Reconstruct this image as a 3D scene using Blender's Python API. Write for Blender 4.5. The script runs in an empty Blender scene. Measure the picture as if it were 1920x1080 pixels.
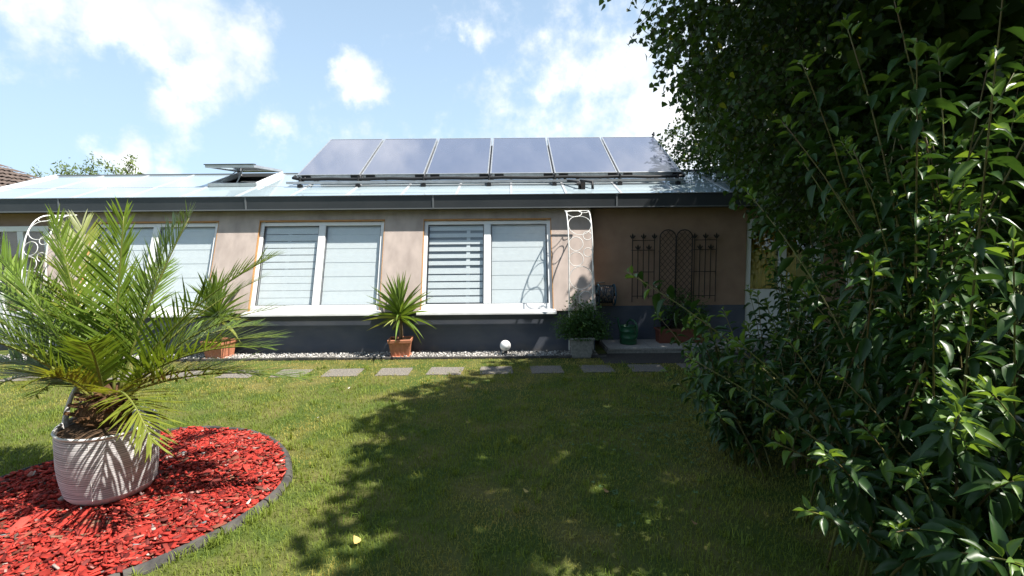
import bpy, math, random
import numpy as np
from mathutils import Vector, Matrix, Euler, Quaternion
R = math.radians
rng = np.random.default_rng(7)
random.seed(7)
scene = bpy.context.scene
col = scene.collection

# ------------------------------------------------------------------ camera
cd = bpy.data.cameras.new('camera'); cam = bpy.data.objects.new('camera', cd); col.objects.link(cam)
cd.sensor_width = 36.0; cd.lens = 16.875; cd.clip_start = 0.05; cd.clip_end = 3000
cam.matrix_world = Matrix.Translation((0, 0, 1.6)) @ Euler((R(90 - 4.51), 0, 0)).to_matrix().to_4x4() @ Matrix.Rotation(R(-0.5), 4, 'Z')
scene.camera = cam

# ------------------------------------------------------------------ sky, sun, exposure
SUN = Vector((0.50, -0.15, 0.85)).normalized()
world = bpy.data.worlds.new('World'); scene.world = world; world.use_nodes = True
nt = world.node_tree; nt.nodes.clear()


def N(tree, kind, **kw):
    n = tree.nodes.new(kind)
    for k, v in kw.items():
        setattr(n, k, v)
    return n


def math_node(tree, op, a, b=None, clamp=False):
    n = N(tree, 'ShaderNodeMath', operation=op, use_clamp=clamp)
    for i, v in enumerate((a, b)):
        if v is None:
            continue
        if isinstance(v, (int, float)):
            n.inputs[i].default_value = v
        else:
            tree.links.new(v, n.inputs[i])
    return n.outputs[0]


def build_world():
    L = nt.links.new
    sky = N(nt, 'ShaderNodeTexSky', sky_type='NISHITA', sun_disc=False)
    sky.sun_elevation = math.asin(SUN.z); sky.sun_rotation = math.atan2(SUN.x, SUN.y)
    sky.air_density = 1.0; sky.dust_density = 0.6; sky.ozone_density = 1.4; sky.altitude = 200
    tc = N(nt, 'ShaderNodeTexCoord')
    # two noises wobble the directions, so the cloud heaps get ragged rims
    n1 = N(nt, 'ShaderNodeTexNoise'); n1.inputs['Scale'].default_value = 9; n1.inputs['Detail'].default_value = 5; n1.inputs['Roughness'].default_value = .62
    L(tc.outputs['Generated'], n1.inputs['Vector'])
    sep = N(nt, 'ShaderNodeVectorMath', operation='SUBTRACT'); sep.inputs[1].default_value = (.5, .5, .5); L(n1.outputs['Color'], sep.inputs[0])
    sc = N(nt, 'ShaderNodeVectorMath', operation='SCALE'); sc.inputs['Scale'].default_value = .13; L(sep.outputs[0], sc.inputs[0])
    ad = N(nt, 'ShaderNodeVectorMath', operation='ADD'); L(tc.outputs['Generated'], ad.inputs[0]); L(sc.outputs[0], ad.inputs[1])
    heaps = [  # direction of each heap of cloud, angular radius, thickness
        (-0.645, 0.690, 0.352, .10, .85), (-0.580, 0.745, 0.362, .11, .9), (-0.515, 0.784, 0.352, .11, .9), (-0.455, 0.825, 0.355, .075, .8), (-0.500, 0.812, 0.300, .085, .75),
        (-0.290, 0.903, 0.312, .052, 1), (-0.266, 0.919, 0.292, .046, 1), (-0.608, 0.782, 0.153, .05, .9), (-0.575, 0.80, 0.150, .036, .8), (-0.545, 0.806, 0.226, .06, .5), (-0.422, 0.879, 0.222, .04, .6),
        (-0.060, 0.920, 0.387, .03, .55), (0.068, 0.920, 0.386, .05, .55), (0.10, 0.933, 0.335, .13, .55), (0.19, 0.92, 0.315, .17, .62), (0.30, 0.92, 0.22, .22, .75), (.45, .86, .30, .25, .9),
        (-.30, .94, .13, .11, .42), (.05, .97, .2, .2, .4), (-.86, .45, .36, .2, .9), (-.3, .6, .74, .16, .7), (.35, .55, .76, .2, .7), (-.6, -.3, .74, .22, .8), (.2, -.7, .68, .25, .9), (-.5, -.8, .35, .25, .9), (.85, -.2, .3, .25, .9)]
    m = None
    for x, y, z, r, k in heaps:
        v = Vector((x, y, z)).normalized()
        d = N(nt, 'ShaderNodeVectorMath', operation='DISTANCE'); L(ad.outputs[0], d.inputs[0]); d.inputs[1].default_value = v
        q = math_node(nt, 'MULTIPLY_ADD', d.outputs['Value'], -k / r)
        q.node.inputs[2].default_value = k
        m = q if m is None else math_node(nt, 'MAXIMUM', m, q)
    n2 = N(nt, 'ShaderNodeTexNoise'); n2.inputs['Scale'].default_value = 16; n2.inputs['Detail'].default_value = 5; n2.inputs['Roughness'].default_value = .6
    L(tc.outputs['Generated'], n2.inputs['Vector'])
    f = math_node(nt, 'MULTIPLY_ADD', n2.outputs['Fac'], 1.7); f.node.inputs[2].default_value = -.85
    s = math_node(nt, 'ADD', m, f)
    ramp = N(nt, 'ShaderNodeMapRange', interpolation_type='SMOOTHSTEP'); ramp.inputs[1].default_value = -.05; ramp.inputs[2].default_value = .85
    L(s, ramp.inputs[0])
    # thin veil of haze towards the horizon
    sx = N(nt, 'ShaderNodeSeparateXYZ'); L(tc.outputs['Generated'], sx.inputs[0])
    veil = N(nt, 'ShaderNodeMapRange'); veil.inputs[1].default_value = .75; veil.inputs[2].default_value = .02; veil.inputs[3].default_value = .30; veil.inputs[4].default_value = .85
    L(sx.outputs['Z'], veil.inputs[0])
    mx0 = N(nt, 'ShaderNodeMix', data_type='RGBA'); L(veil.outputs[0], mx0.inputs['Factor']); L(sky.outputs[0], mx0.inputs['A']); mx0.inputs['B'].default_value = (5.2, 7.15, 9.2, 1)
    mx = N(nt, 'ShaderNodeMix', data_type='RGBA'); L(ramp.outputs[0], mx.inputs['Factor']); L(mx0.outputs['Result'], mx.inputs['A']); cc = N(nt, 'ShaderNodeMix', data_type='RGBA'); cc.inputs['A'].default_value = (7.3, 7.75, 8.3, 1); cc.inputs['B'].default_value = (9.9, 9.9, 9.9, 1)
    sh = N(nt, 'ShaderNodeMapRange'); sh.inputs[1].default_value = .42; sh.inputs[2].default_value = .60; L(n1.outputs['Fac'], sh.inputs[0]); L(sh.outputs[0], cc.inputs['Factor']); L(cc.outputs['Result'], mx.inputs['B'])
    bg = N(nt, 'ShaderNodeBackground'); bg.inputs['Strength'].default_value = SKY_STRENGTH; L(mx.outputs['Result'], bg.inputs['Color'])
    out = N(nt, 'ShaderNodeOutputWorld'); L(bg.outputs[0], out.inputs['Surface'])


SKY_STRENGTH = 0.065
build_world()
world.cycles.sampling_method = 'MANUAL'; world.cycles.sample_map_resolution = 512
sl = bpy.data.lights.new('sun', 'SUN'); sl.energy = 5.0; sl.angle = R(0.53); sl.color = (1.0, .95, .87)
so = bpy.data.objects.new('sun', sl); col.objects.link(so); so.rotation_euler = SUN.to_track_quat('Z', 'Y').to_euler(); so.location = SUN * 40
scene.view_settings.view_transform = 'Standard'; scene.view_settings.look = 'None'
scene.view_settings.exposure = 1.12; scene.view_settings.gamma = 1.0; scene.view_settings.use_curve_mapping = False
scene.render.engine = 'CYCLES'
scene.cycles.max_bounces = 5; scene.cycles.diffuse_bounces = 2; scene.cycles.glossy_bounces = 3; scene.cycles.transparent_max_bounces = 10

# ------------------------------------------------------------------ materials
M = {}


def mat(name, base, rough=.6, spec=.5, var=None, scale=8, detail=6, bump=0, bscale=60, coat=0, metal=0, trans=0, attr=None, stretch=None, ramp=(.35, .65)):
    """Principled material; var = second colour mixed in by noise; trans = share of translucent light (leaves); attr = colour attribute that multiplies."""
    m = bpy.data.materials.new(name); m.use_nodes = True; t = m.node_tree; L = t.links.new
    p = t.nodes['Principled BSDF']; p.inputs['Roughness'].default_value = rough; p.inputs['Metallic'].default_value = metal
    p.inputs['Specular IOR Level'].default_value = spec; p.inputs['Coat Weight'].default_value = coat
    p.inputs['Base Color'].default_value = (*base, 1)
    tc = N(t, 'ShaderNodeTexCoord'); vec = tc.outputs['Object']
    if stretch:
        mp = N(t, 'ShaderNodeMapping'); mp.inputs['Scale'].default_value = stretch; L(vec, mp.inputs['Vector']); vec = mp.outputs[0]
    c = None
    if var:
        n = N(t, 'ShaderNodeTexNoise'); n.inputs['Scale'].default_value = scale; n.inputs['Detail'].default_value = detail; L(vec, n.inputs['Vector'])
        mr = N(t, 'ShaderNodeMapRange'); mr.inputs[1].default_value = ramp[0]; mr.inputs[2].default_value = ramp[1]; L(n.outputs['Fac'], mr.inputs[0])
        mx = N(t, 'ShaderNodeMix', data_type='RGBA'); mx.inputs['A'].default_value = (*base, 1); mx.inputs['B'].default_value = (*var, 1); L(mr.outputs[0], mx.inputs['Factor'])
        c = mx.outputs['Result']
    if attr:
        a = N(t, 'ShaderNodeAttribute', attribute_name=attr)
        mu = N(t, 'ShaderNodeMix', data_type='RGBA', blend_type='MULTIPLY'); mu.inputs['Factor'].default_value = 1
        if c is None:
            mu.inputs['A'].default_value = (*base, 1)
        else:
            L(c, mu.inputs['A'])
        L(a.outputs['Color'], mu.inputs['B']); c = mu.outputs['Result']
    if c is not None:
        L(c, p.inputs['Base Color'])
    if bump:
        n = N(t, 'ShaderNodeTexNoise'); n.inputs['Scale'].default_value = bscale; n.inputs['Detail'].default_value = 5; L(vec, n.inputs['Vector'])
        b = N(t, 'ShaderNodeBump'); b.inputs['Strength'].default_value = bump; b.inputs['Distance'].default_value = .01; L(n.outputs['Fac'], b.inputs['Height']); L(b.outputs[0], p.inputs['Normal'])
    if trans:
        tr = N(t, 'ShaderNodeBsdfTranslucent'); tr.inputs['Color'].default_value = (base[0] * 1.9, base[1] * 1.7, base[2] * .8, 1)
        if c is not None:
            ti = N(t, 'ShaderNodeMix', data_type='RGBA', blend_type='MULTIPLY'); ti.inputs['Factor'].default_value = 1; L(c, ti.inputs['A']); ti.inputs['B'].default_value = (1.9, 1.7, .8, 1); L(ti.outputs['Result'], tr.inputs['Color'])
        ms = N(t, 'ShaderNodeMixShader'); ms.inputs[0].default_value = trans; L(p.outputs[0], ms.inputs[1]); L(tr.outputs[0], ms.inputs[2])
        L(ms.outputs[0], t.nodes['Material Output'].inputs['Surface'])
    M[name] = m
    return m


def glass_mat(name, ior, tint, rough=0.0):
    m = bpy.data.materials.new(name); m.use_nodes = True; t = m.node_tree; t.nodes.clear(); L = t.links.new
    ge = N(t, 'ShaderNodeNewGeometry'); dt = N(t, 'ShaderNodeVectorMath', operation='DOT_PRODUCT'); L(ge.outputs['Incoming'], dt.inputs[0]); L(ge.outputs['Normal'], dt.inputs[1])
    om = math_node(t, 'SUBTRACT', 1.0, math_node(t, 'ABSOLUTE', dt.outputs['Value'])); p5 = math_node(t, 'POWER', om, 5.0)
    r0 = ((ior - 1) / (ior + 1)) ** 2
    fac = math_node(t, 'MULTIPLY_ADD', p5, 1 - r0); fac.node.inputs[2].default_value = r0
    tb = N(t, 'ShaderNodeBsdfTransparent'); tb.inputs['Color'].default_value = (*tint, 1)
    gl = N(t, 'ShaderNodeBsdfGlossy'); gl.inputs['Roughness'].default_value = rough
    ms = N(t, 'ShaderNodeMixShader'); L(fac, ms.inputs[0]); L(tb.outputs[0], ms.inputs[1]); L(gl.outputs[0], ms.inputs[2])
    o = N(t, 'ShaderNodeOutputMaterial'); L(ms.outputs[0], o.inputs['Surface']); M[name] = m


mat('render_pale', (.52, .435, .39), .9, .2, var=(.36, .30, .27), scale=3.6, bump=.55, bscale=130, stretch=(1.6, 1.6, .55), detail=9, ramp=(.3, .72))
mat('render_brown', (.36, .245, .175), .9, .2, var=(.30, .20, .145), scale=4, bump=.4, bscale=150)
mat('plinth', (.070, .082, .112), .75, .3, var=(.098, .108, .132), scale=2.5, bump=.3, bscale=110, detail=9, stretch=(1, 1, 1.8))
mat('anthracite', (.040, .045, .050), .42, .4, var=(.052, .056, .060), scale=2)
mat('anthracite_lip', (.16, .17, .18), .4, .5)
mat('white_pvc', (.78, .79, .80), .32, .5, var=(.70, .71, .72), scale=3)
mat('white_sill', (.75, .76, .76), .35, .5, var=(.62, .62, .61), scale=5)
mat('wood_reveal', (.50, .27, .11), .6, .3, var=(.38, .19, .075), scale=9, stretch=(1, 6, 6))
mat('blind', (.66, .70, .715), .75, .2, var=(.63, .67, .69), scale=14)
mat('blind_sheer', (.28, .305, .32), .8, .2)
mat('room', (.09, .085, .08), .9, .1)
glass_mat('window_glass', 1.6, (.97, .98, .98))
mat('roof_glass', (.36, .45, .50), .06, .9, var=(.42, .50, .53), scale=1.3, coat=.7)
mat('roof_bar', (.46, .47, .48), .4, .5, metal=.3)
mat('alu', (.55, .56, .57), .38, .5, metal=.7, var=(.45, .46, .47), scale=9)
mat('collector_glass', (.10, .118, .175), .07, .8, var=(.135, .15, .205), scale=1.6, coat=.6, detail=9, stretch=(1, .35, 1))
mat('black_rubber', (.012, .012, .013), .6, .4)
mat('black_steel', (.018, .018, .02), .5, .4, var=(.03, .022, .018), scale=20)
mat('steel_dark', (.05, .05, .052), .45, .5)
mat('white_metal', (.80, .80, .78), .4, .5, var=(.66, .65, .62), scale=14)
mat('terracotta', (.50, .205, .115), .7, .3, var=(.42, .17, .10), scale=14, bump=.15)
mat('brown_plastic', (.16, .055, .035), .5, .4)
mat('black_glaze', (.012, .013, .018), .08, .6)
mat('soil', (.055, .036, .024), .95, .1, var=(.12, .075, .045), scale=50, bump=.8, bscale=90)
mat('green_plastic', (.012, .085, .035), .35, .5)
mat('hose', (.05, .06, .075), .5, .4, var=(.22, .16, .12), scale=24, ramp=(.5, .55))
mat('reel_blue', (.02, .07, .11), .45, .5)
mat('lamp_globe', (.80, .80, .80), .25, .5)
mat('concrete', (.30, .29, .27), .9, .2, var=(.20, .195, .185), scale=30, bump=.5)
mat('terrace_slab', (.42, .40, .37), .85, .2, var=(.24, .23, .22), scale=150, bump=.5, bscale=180, ramp=(.4, .6))
mat('washed_slab', (.25, .222, .19), .9, .2, var=(.10, .095, .086), scale=75, detail=3, bump=1, bscale=90, ramp=(.42, .58))
mat('edging', (.045, .044, .043), .85, .2, var=(.095, .088, .08), scale=12, bump=.4)
mat('pebble', (.55, .53, .50), .7, .3, attr='tint')
mat('gravel_bed', (.16, .15, .14), .95, .1, var=(.42, .40, .37), scale=90, ramp=(.45, .6))
mat('dark_path', (.045, .042, .04), .9, .2, var=(.075, .068, .06), scale=40, bump=.5)
mat('mulch', (.37, .034, .024), .8, .2, attr='tint')
mat('mulch_bed', (.13, .018, .012), .95, .1, var=(.30, .04, .025), scale=60, bump=1)
mat('grass', (.140, .205, .030), .65, .25, var=(.200, .235, .040), scale=1.7, trans=.3, attr='tint')
mat('lawn_soil', (.060, .088, .02), .95, .1, var=(.13, .12, .042), scale=2.2, bump=.6, bscale=200, detail=10, ramp=(.42, .66))
mat('clover', (.075, .15, .06), .6, .3, trans=.2)
mat('palm_leaf', (.145, .215, .028), .38, .45, var=(.085, .145, .020), scale=3, trans=.32, attr='tint')
mat('palm_leaf_yellow', (.20, .23, .03), .42, .4, var=(.15, .19, .025), scale=3, trans=.35, attr='tint')
mat('palm_stalk', (.19, .20, .045), .5, .4, var=(.13, .16, .035), scale=6)
mat('palm_trunk', (.055, .030, .017), .95, .1, var=(.13, .075, .04), scale=25, bump=.8)
mat('palm_boot', (.16, .085, .042), .9, .15, var=(.07, .036, .02), scale=30)
mat('bag', (.74, .72, .71), .85, .2, attr='tint')
mat('bag_rim', (.66, .64, .62), .85, .2)
mat('yucca_leaf', (.17, .25, .045), .42, .45, var=(.11, .185, .03), scale=4, trans=.22)
mat('yucca_leaf_pale', (.30, .34, .10), .45, .4, trans=.2)
mat('bark_yucca', (.19, .14, .09), .9, .1, var=(.11, .08, .05), scale=20)
mat('birch_leaf', (.034, .074, .014), .42, .4, var=(.046, .088, .017), scale=1.2, trans=.32, attr='tint')
mat('birch_bark', (.55, .53, .49), .8, .2, var=(.06, .055, .05), scale=5, stretch=(1, 1, 3), ramp=(.55, .6))
mat('twig', (.045, .03, .02), .8, .2)
mat('shrub_leaf', (.027, .068, .017), .36, .35, var=(.036, .082, .020), scale=6, trans=.22, attr=None)
mat('shrub_leaf_young', (.125, .215, .038), .38, .45, trans=.32)
mat('shrub_stem', (.15, .16, .04), .55, .4, var=(.13, .085, .04), scale=3)
mat('fern_leaf', (.045, .105, .026), .5, .4, var=(.06, .13, .03), scale=5, trans=.3)
mat('far_leaf', (.14, .19, .05), .6, .3, trans=.35)
mat('roof_tile', (.125, .095, .080), .85, .2, var=(.085, .066, .058), scale=3)
mat('dead_leaf', (.52, .38, .12), .7, .3)
mat('dead_leaf_brown', (.34, .20, .09), .8, .2)
mat('petal', (.75, .72, .66), .7, .3)
mat('curtain', (.58, .36, .06), .9, .1, var=(.35, .2, .04), scale=7)
mat('teal_item', (.05, .27, .36), .5, .4)
mat('navy_item', (.02, .035, .09), .5, .4)
mat('hedge_leaf', (.05, .09, .02), .55, .35, trans=.25)



def splash(name, dirt, top):
    t = M[name].node_tree; L = t.links.new; p = t.nodes['Principled BSDF']; src = p.inputs['Base Color'].links[0].from_socket
    tc = N(t, 'ShaderNodeTexCoord'); sx = N(t, 'ShaderNodeSeparateXYZ'); L(tc.outputs['Object'], sx.inputs[0])
    n = N(t, 'ShaderNodeTexNoise'); n.inputs['Scale'].default_value = 5; n.inputs['Detail'].default_value = 8; L(tc.outputs['Object'], n.inputs['Vector'])
    h = math_node(t, 'MULTIPLY_ADD', n.outputs['Fac'], -top * 2.2); L(sx.outputs['Z'], h.node.inputs[2])
    mr = N(t, 'ShaderNodeMapRange'); mr.inputs[1].default_value = .0; mr.inputs[2].default_value = -top * 1.4; mr.inputs[4].default_value = .75; L(h, mr.inputs[0])
    mx = N(t, 'ShaderNodeMix', data_type='RGBA'); L(mr.outputs[0], mx.inputs['Factor']); L(src, mx.inputs['A']); mx.inputs['B'].default_value = (*dirt, 1); L(mx.outputs['Result'], p.inputs['Base Color'])


splash('plinth', (.16, .145, .125), .10); splash('bag', (.20, .15, .12), .05)

# ------------------------------------------------------------------ mesh helpers
def obj(name, mesh, parent=None, loc=None, rot=None):
    o = bpy.data.objects.new(name, mesh); col.objects.link(o)
    if parent is not None:
        o.parent = parent
    if loc is not None:
        o.location = loc
    if rot is not None:
        o.rotation_euler = rot
    return o


def tag(o, label=None, cat=None, group=None, kind=None):
    if label: o['label'] = label
    if cat: o['category'] = cat
    if group: o['group'] = group
    if kind or cat: o['kind'] = kind or 'thing'
    return o


def thing(name, label, cat, loc=(0, 0, 0), rot=None, group=None):
    o = obj(name, None, None, loc, rot)
    o.empty_display_size = .1
    return tag(o, label, cat, group)


class MB:
    """collects shapes for one mesh"""
    def __init__(s):
        s.v = []; s.f = []

    def add(s, vs, fs):
        k = len(s.v); s.v += [tuple(p) for p in vs]; s.f += [tuple(i + k for i in f) for f in fs]
        return s

    def box(s, x0, x1, y0, y1, z0, z1):
        return s.add([(x0, y0, z0), (x1, y0, z0), (x1, y1, z0), (x0, y1, z0), (x0, y0, z1), (x1, y0, z1), (x1, y1, z1), (x0, y1, z1)],
                     [(0, 3, 2, 1), (4, 5, 6, 7), (0, 1, 5, 4), (1, 2, 6, 5), (2, 3, 7, 6), (3, 0, 4, 7)])

    def prism(s, poly, x0, x1):
        """polygon in (y, z), anticlockwise seen from +x, extruded along x"""
        n = len(poly)
        vs = [(x0, y, z) for y, z in poly] + [(x1, y, z) for y, z in poly]
        fs = [tuple(range(n))[::-1], tuple(range(n, 2 * n))] + [(i, (i + 1) % n, n + (i + 1) % n, n + i) for i in range(n)]
        return s.add(vs, fs)

    def tube(s, pts, r, seg=8, closed=False, cap=True):
        pts = [Vector(p) for p in pts]; n = len(pts)
        rs = r if isinstance(r, (list, tuple)) else [r] * n
        k = len(s.v); ref = None
        for i, p in enumerate(pts):
            a = pts[(i - 1) % n] if (i or closed) else p
            b = pts[(i + 1) % n] if (i < n - 1 or closed) else p
            t = (b - a).normalized()
            if ref is None:
                ref = t.orthogonal().normalized()
            ref = (ref - t * ref.dot(t))
            if ref.length < 1e-6:
                ref = t.orthogonal()
            ref.normalize(); q = t.cross(ref)
            for j in range(seg):
                an = 2 * math.pi * j / seg
                s.v.append(tuple(p + (ref * math.cos(an) + q * math.sin(an)) * rs[i]))
        m = n if closed else n - 1
        for i in range(m):
            i2 = (i + 1) % n
            for j in range(seg):
                j2 = (j + 1) % seg
                s.f.append((k + i * seg + j, k + i * seg + j2, k + i2 * seg + j2, k + i2 * seg + j))
        if cap and not closed:
            s.f.append(tuple(k + j for j in range(seg))[::-1]); s.f.append(tuple(k + (n - 1) * seg + j for j in range(seg)))
        return s

    def lathe(s, prof, seg=24, c=(0, 0, 0), cap=True):
        k = len(s.v)
        for r, z in prof:
            for j in range(seg):
                a = 2 * math.pi * j / seg
                s.v.append((c[0] + r * math.cos(a), c[1] + r * math.sin(a), c[2] + z))
        for i in range(len(prof) - 1):
            for j in range(seg):
                j2 = (j + 1) % seg
                s.f.append((k + i * seg + j, k + i * seg + j2, k + (i + 1) * seg + j2, k + (i + 1) * seg + j))
        if cap:
            s.f.append(tuple(k + j for j in range(seg))[::-1]); s.f.append(tuple(k + (len(prof) - 1) * seg + j for j in range(seg)))
        return s

    def mesh(s, name, material, smooth=False):
        me = bpy.data.meshes.new(name); me.from_pydata(s.v, [], s.f); me.materials.append(M[material])
        if smooth:
            me.shade_smooth()
        me.update(); return me

    def build(s, name, material, parent=None, loc=None, rot=None, smooth=False, bevel=0):
        o = obj(name, s.mesh(name, material, smooth), parent, loc, rot)
        if bevel:
            b = o.modifiers.new('bevel', 'BEVEL'); b.width = bevel; b.segments = 2; b.limit_method = 'ANGLE'
        return o


def np_mesh(name, V, Fc, material, tint=None, smooth=False):
    """fast mesh: V (n,3); Fc (m,k) equal-sized faces; tint (n,3) multiplies the colour"""
    me = bpy.data.meshes.new(name); V = np.asarray(V, np.float32).reshape(-1, 3); Fc = np.asarray(Fc, np.int32); m, k = Fc.shape
    me.vertices.add(len(V)); me.vertices.foreach_set('co', V.ravel())
    me.loops.add(m * k); me.loops.foreach_set('vertex_index', Fc.ravel())
    me.polygons.add(m); me.polygons.foreach_set('loop_start', np.arange(0, m * k, k, dtype=np.int32))
    if smooth:
        me.polygons.foreach_set('use_smooth', np.ones(m, bool))
    if tint is not None:
        a = me.attributes.new('tint', 'FLOAT_COLOR', 'POINT'); a.data.foreach_set('color', np.c_[tint, np.ones(len(V))].astype(np.float32).ravel())
    me.update(calc_edges=True); me.validate(); me.materials.append(M[material]); return me


def scatter(name, tv, tf, pos, X, Y, Z, material, tint=None, smooth=False):
    """copies of a template (tv, tf) at pos with axes X, Y, Z (n,3 each, scaled) joined into one mesh"""
    tv = np.asarray(tv, float); tf = np.asarray(tf); n = len(pos); k = len(tv)
    V = pos[:, None, :] + tv[None, :, 0:1] * X[:, None, :] + tv[None, :, 1:2] * Y[:, None, :] + tv[None, :, 2:3] * Z[:, None, :]
    Fc = (tf[None] + (np.arange(n) * k)[:, None, None]).reshape(-1, tf.shape[1])
    T = None if tint is None else np.repeat(tint, k, axis=0)
    return np_mesh(name, V.reshape(-1, 3), Fc, material, T, smooth)


def unit(a):
    return a / np.maximum(np.linalg.norm(a, axis=-1, keepdims=True), 1e-9)


def frames(d, up):
    """leaf axes: X along d, Z close to up, Y across"""
    X = unit(d); Y = unit(np.cross(up, X)); Z = np.cross(X, Y); return X, Y, Z


def vnoise(x, y, s, seed=0):
    """smooth value noise, numpy"""
    r = np.random.default_rng(seed); G = r.random((64, 64)); x = np.asarray(x) * s; y = np.asarray(y) * s
    i = np.floor(x).astype(int); j = np.floor(y).astype(int); u = x - i; v = y - j; u = u * u * (3 - 2 * u); v = v * v * (3 - 2 * v)
    g = lambda a, b: G[a % 64, b % 64]
    return (g(i, j) * (1 - u) + g(i + 1, j) * u) * (1 - v) + (g(i, j + 1) * (1 - u) + g(i + 1, j + 1) * u) * v


def bez(a, b, c, n):
    t = np.linspace(0, 1, n)[:, None]; a, b, c = map(np.asarray, (a, b, c)); return (1 - t) ** 2 * a + 2 * t * (1 - t) * b + t * t * c



# ------------------------------------------------------------------ the ground
BED = [(-3.50, 3.56), (-3.36, 3.88), (-3.12, 4.13), (-2.84, 4.22), (-2.55, 4.19), (-2.32, 4.12), (-2.11, 3.99), (-1.95, 3.85), (-1.83, 3.71), (-1.74, 3.57), (-1.67, 3.43), (-1.60, 3.29), (-1.57, 3.15), (-1.565, 3.0),
       (-1.59, 2.85), (-1.63, 2.71), (-1.69, 2.58), (-1.80, 2.39), (-1.93, 2.24), (-2.15, 2.05), (-2.45, 1.90), (-2.8, 1.84), (-3.15, 1.92), (-3.43, 2.12), (-3.60, 2.45), (-3.66, 2.85), (-3.62, 3.26)]
BEDA = np.array(BED)


def in_poly(x, y, P):
    x = np.asarray(x); y = np.asarray(y); c = np.zeros(x.shape, bool); n = len(P)
    for i in range(n):
        (x1, y1), (x2, y2) = P[i], P[(i + 1) % n]
        if y1 == y2:
            continue
        c ^= ((y1 > y) != (y2 > y)) & (x < (x2 - x1) * (y - y1) / (y2 - y1) + x1)
    return c


def bed_dist(x, y):
    d = np.full(np.shape(x), 9.)
    for i in range(len(BED)):
        a = BEDA[i]; b = BEDA[(i + 1) % len(BED)]; ab = b - a
        t = np.clip(((x - a[0]) * ab[0] + (y - a[1]) * ab[1]) / (ab @ ab), 0, 1)
        d = np.minimum(d, np.hypot(x - a[0] - t * ab[0], y - a[1] - t * ab[1]))
    return d


STEPS = [(-4.27 + .675 * k - (.0 if k else .02), 6.20 + .017 * k) for k in range(-3, 11)]

g = MB().add([(-400, -400, 0), (400, -400, 0), (400, 600, 0), (-400, 600, 0)], [(0, 1, 2, 3)]).build('lawn', 'lawn_soil'); tag(g, kind='structure')
mb = MB(); mb.add([(x, y, .004) for x, y in BED], [tuple(range(len(BED)))[::-1]])
tag(mb.build('mulch_ground', 'mulch_bed'), kind='structure')
tag(MB().box(-8.9, 1.30, 7.03, 7.46, 0, .012).build('gravel_strip', 'gravel_bed'), kind='structure')
tag(MB().box(1.30, 4.2, 6.62, 7.26, 0, .006).build('path', 'dark_path'), kind='structure')

# terrace of washed slabs in front of the brown wall
ter = MB().box(1.46, 6.9, 7.29, 8.0, 0, .055).build('terrace', 'concrete'); tag(ter, kind='structure')
for k in range(8):
    x = 1.47 + k * .68
    MB().box(x, x + .672, 7.275, 7.99, .0555, .085).build('slab', 'terrace_slab', ter, bevel=.004)


def tuft_tint(x, y, dry):
    n = len(x); a = rng.uniform(.75, 1.25, n)
    t = np.stack([np.full(n, 1.), np.full(n, 1.), np.full(n, 1.)], 1) * a[:, None]
    d = np.clip(dry, 0, 1)[:, None]
    return t * (1 - d) + d * a[:, None] * np.array([2.25, 1.45, 2.6])


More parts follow.
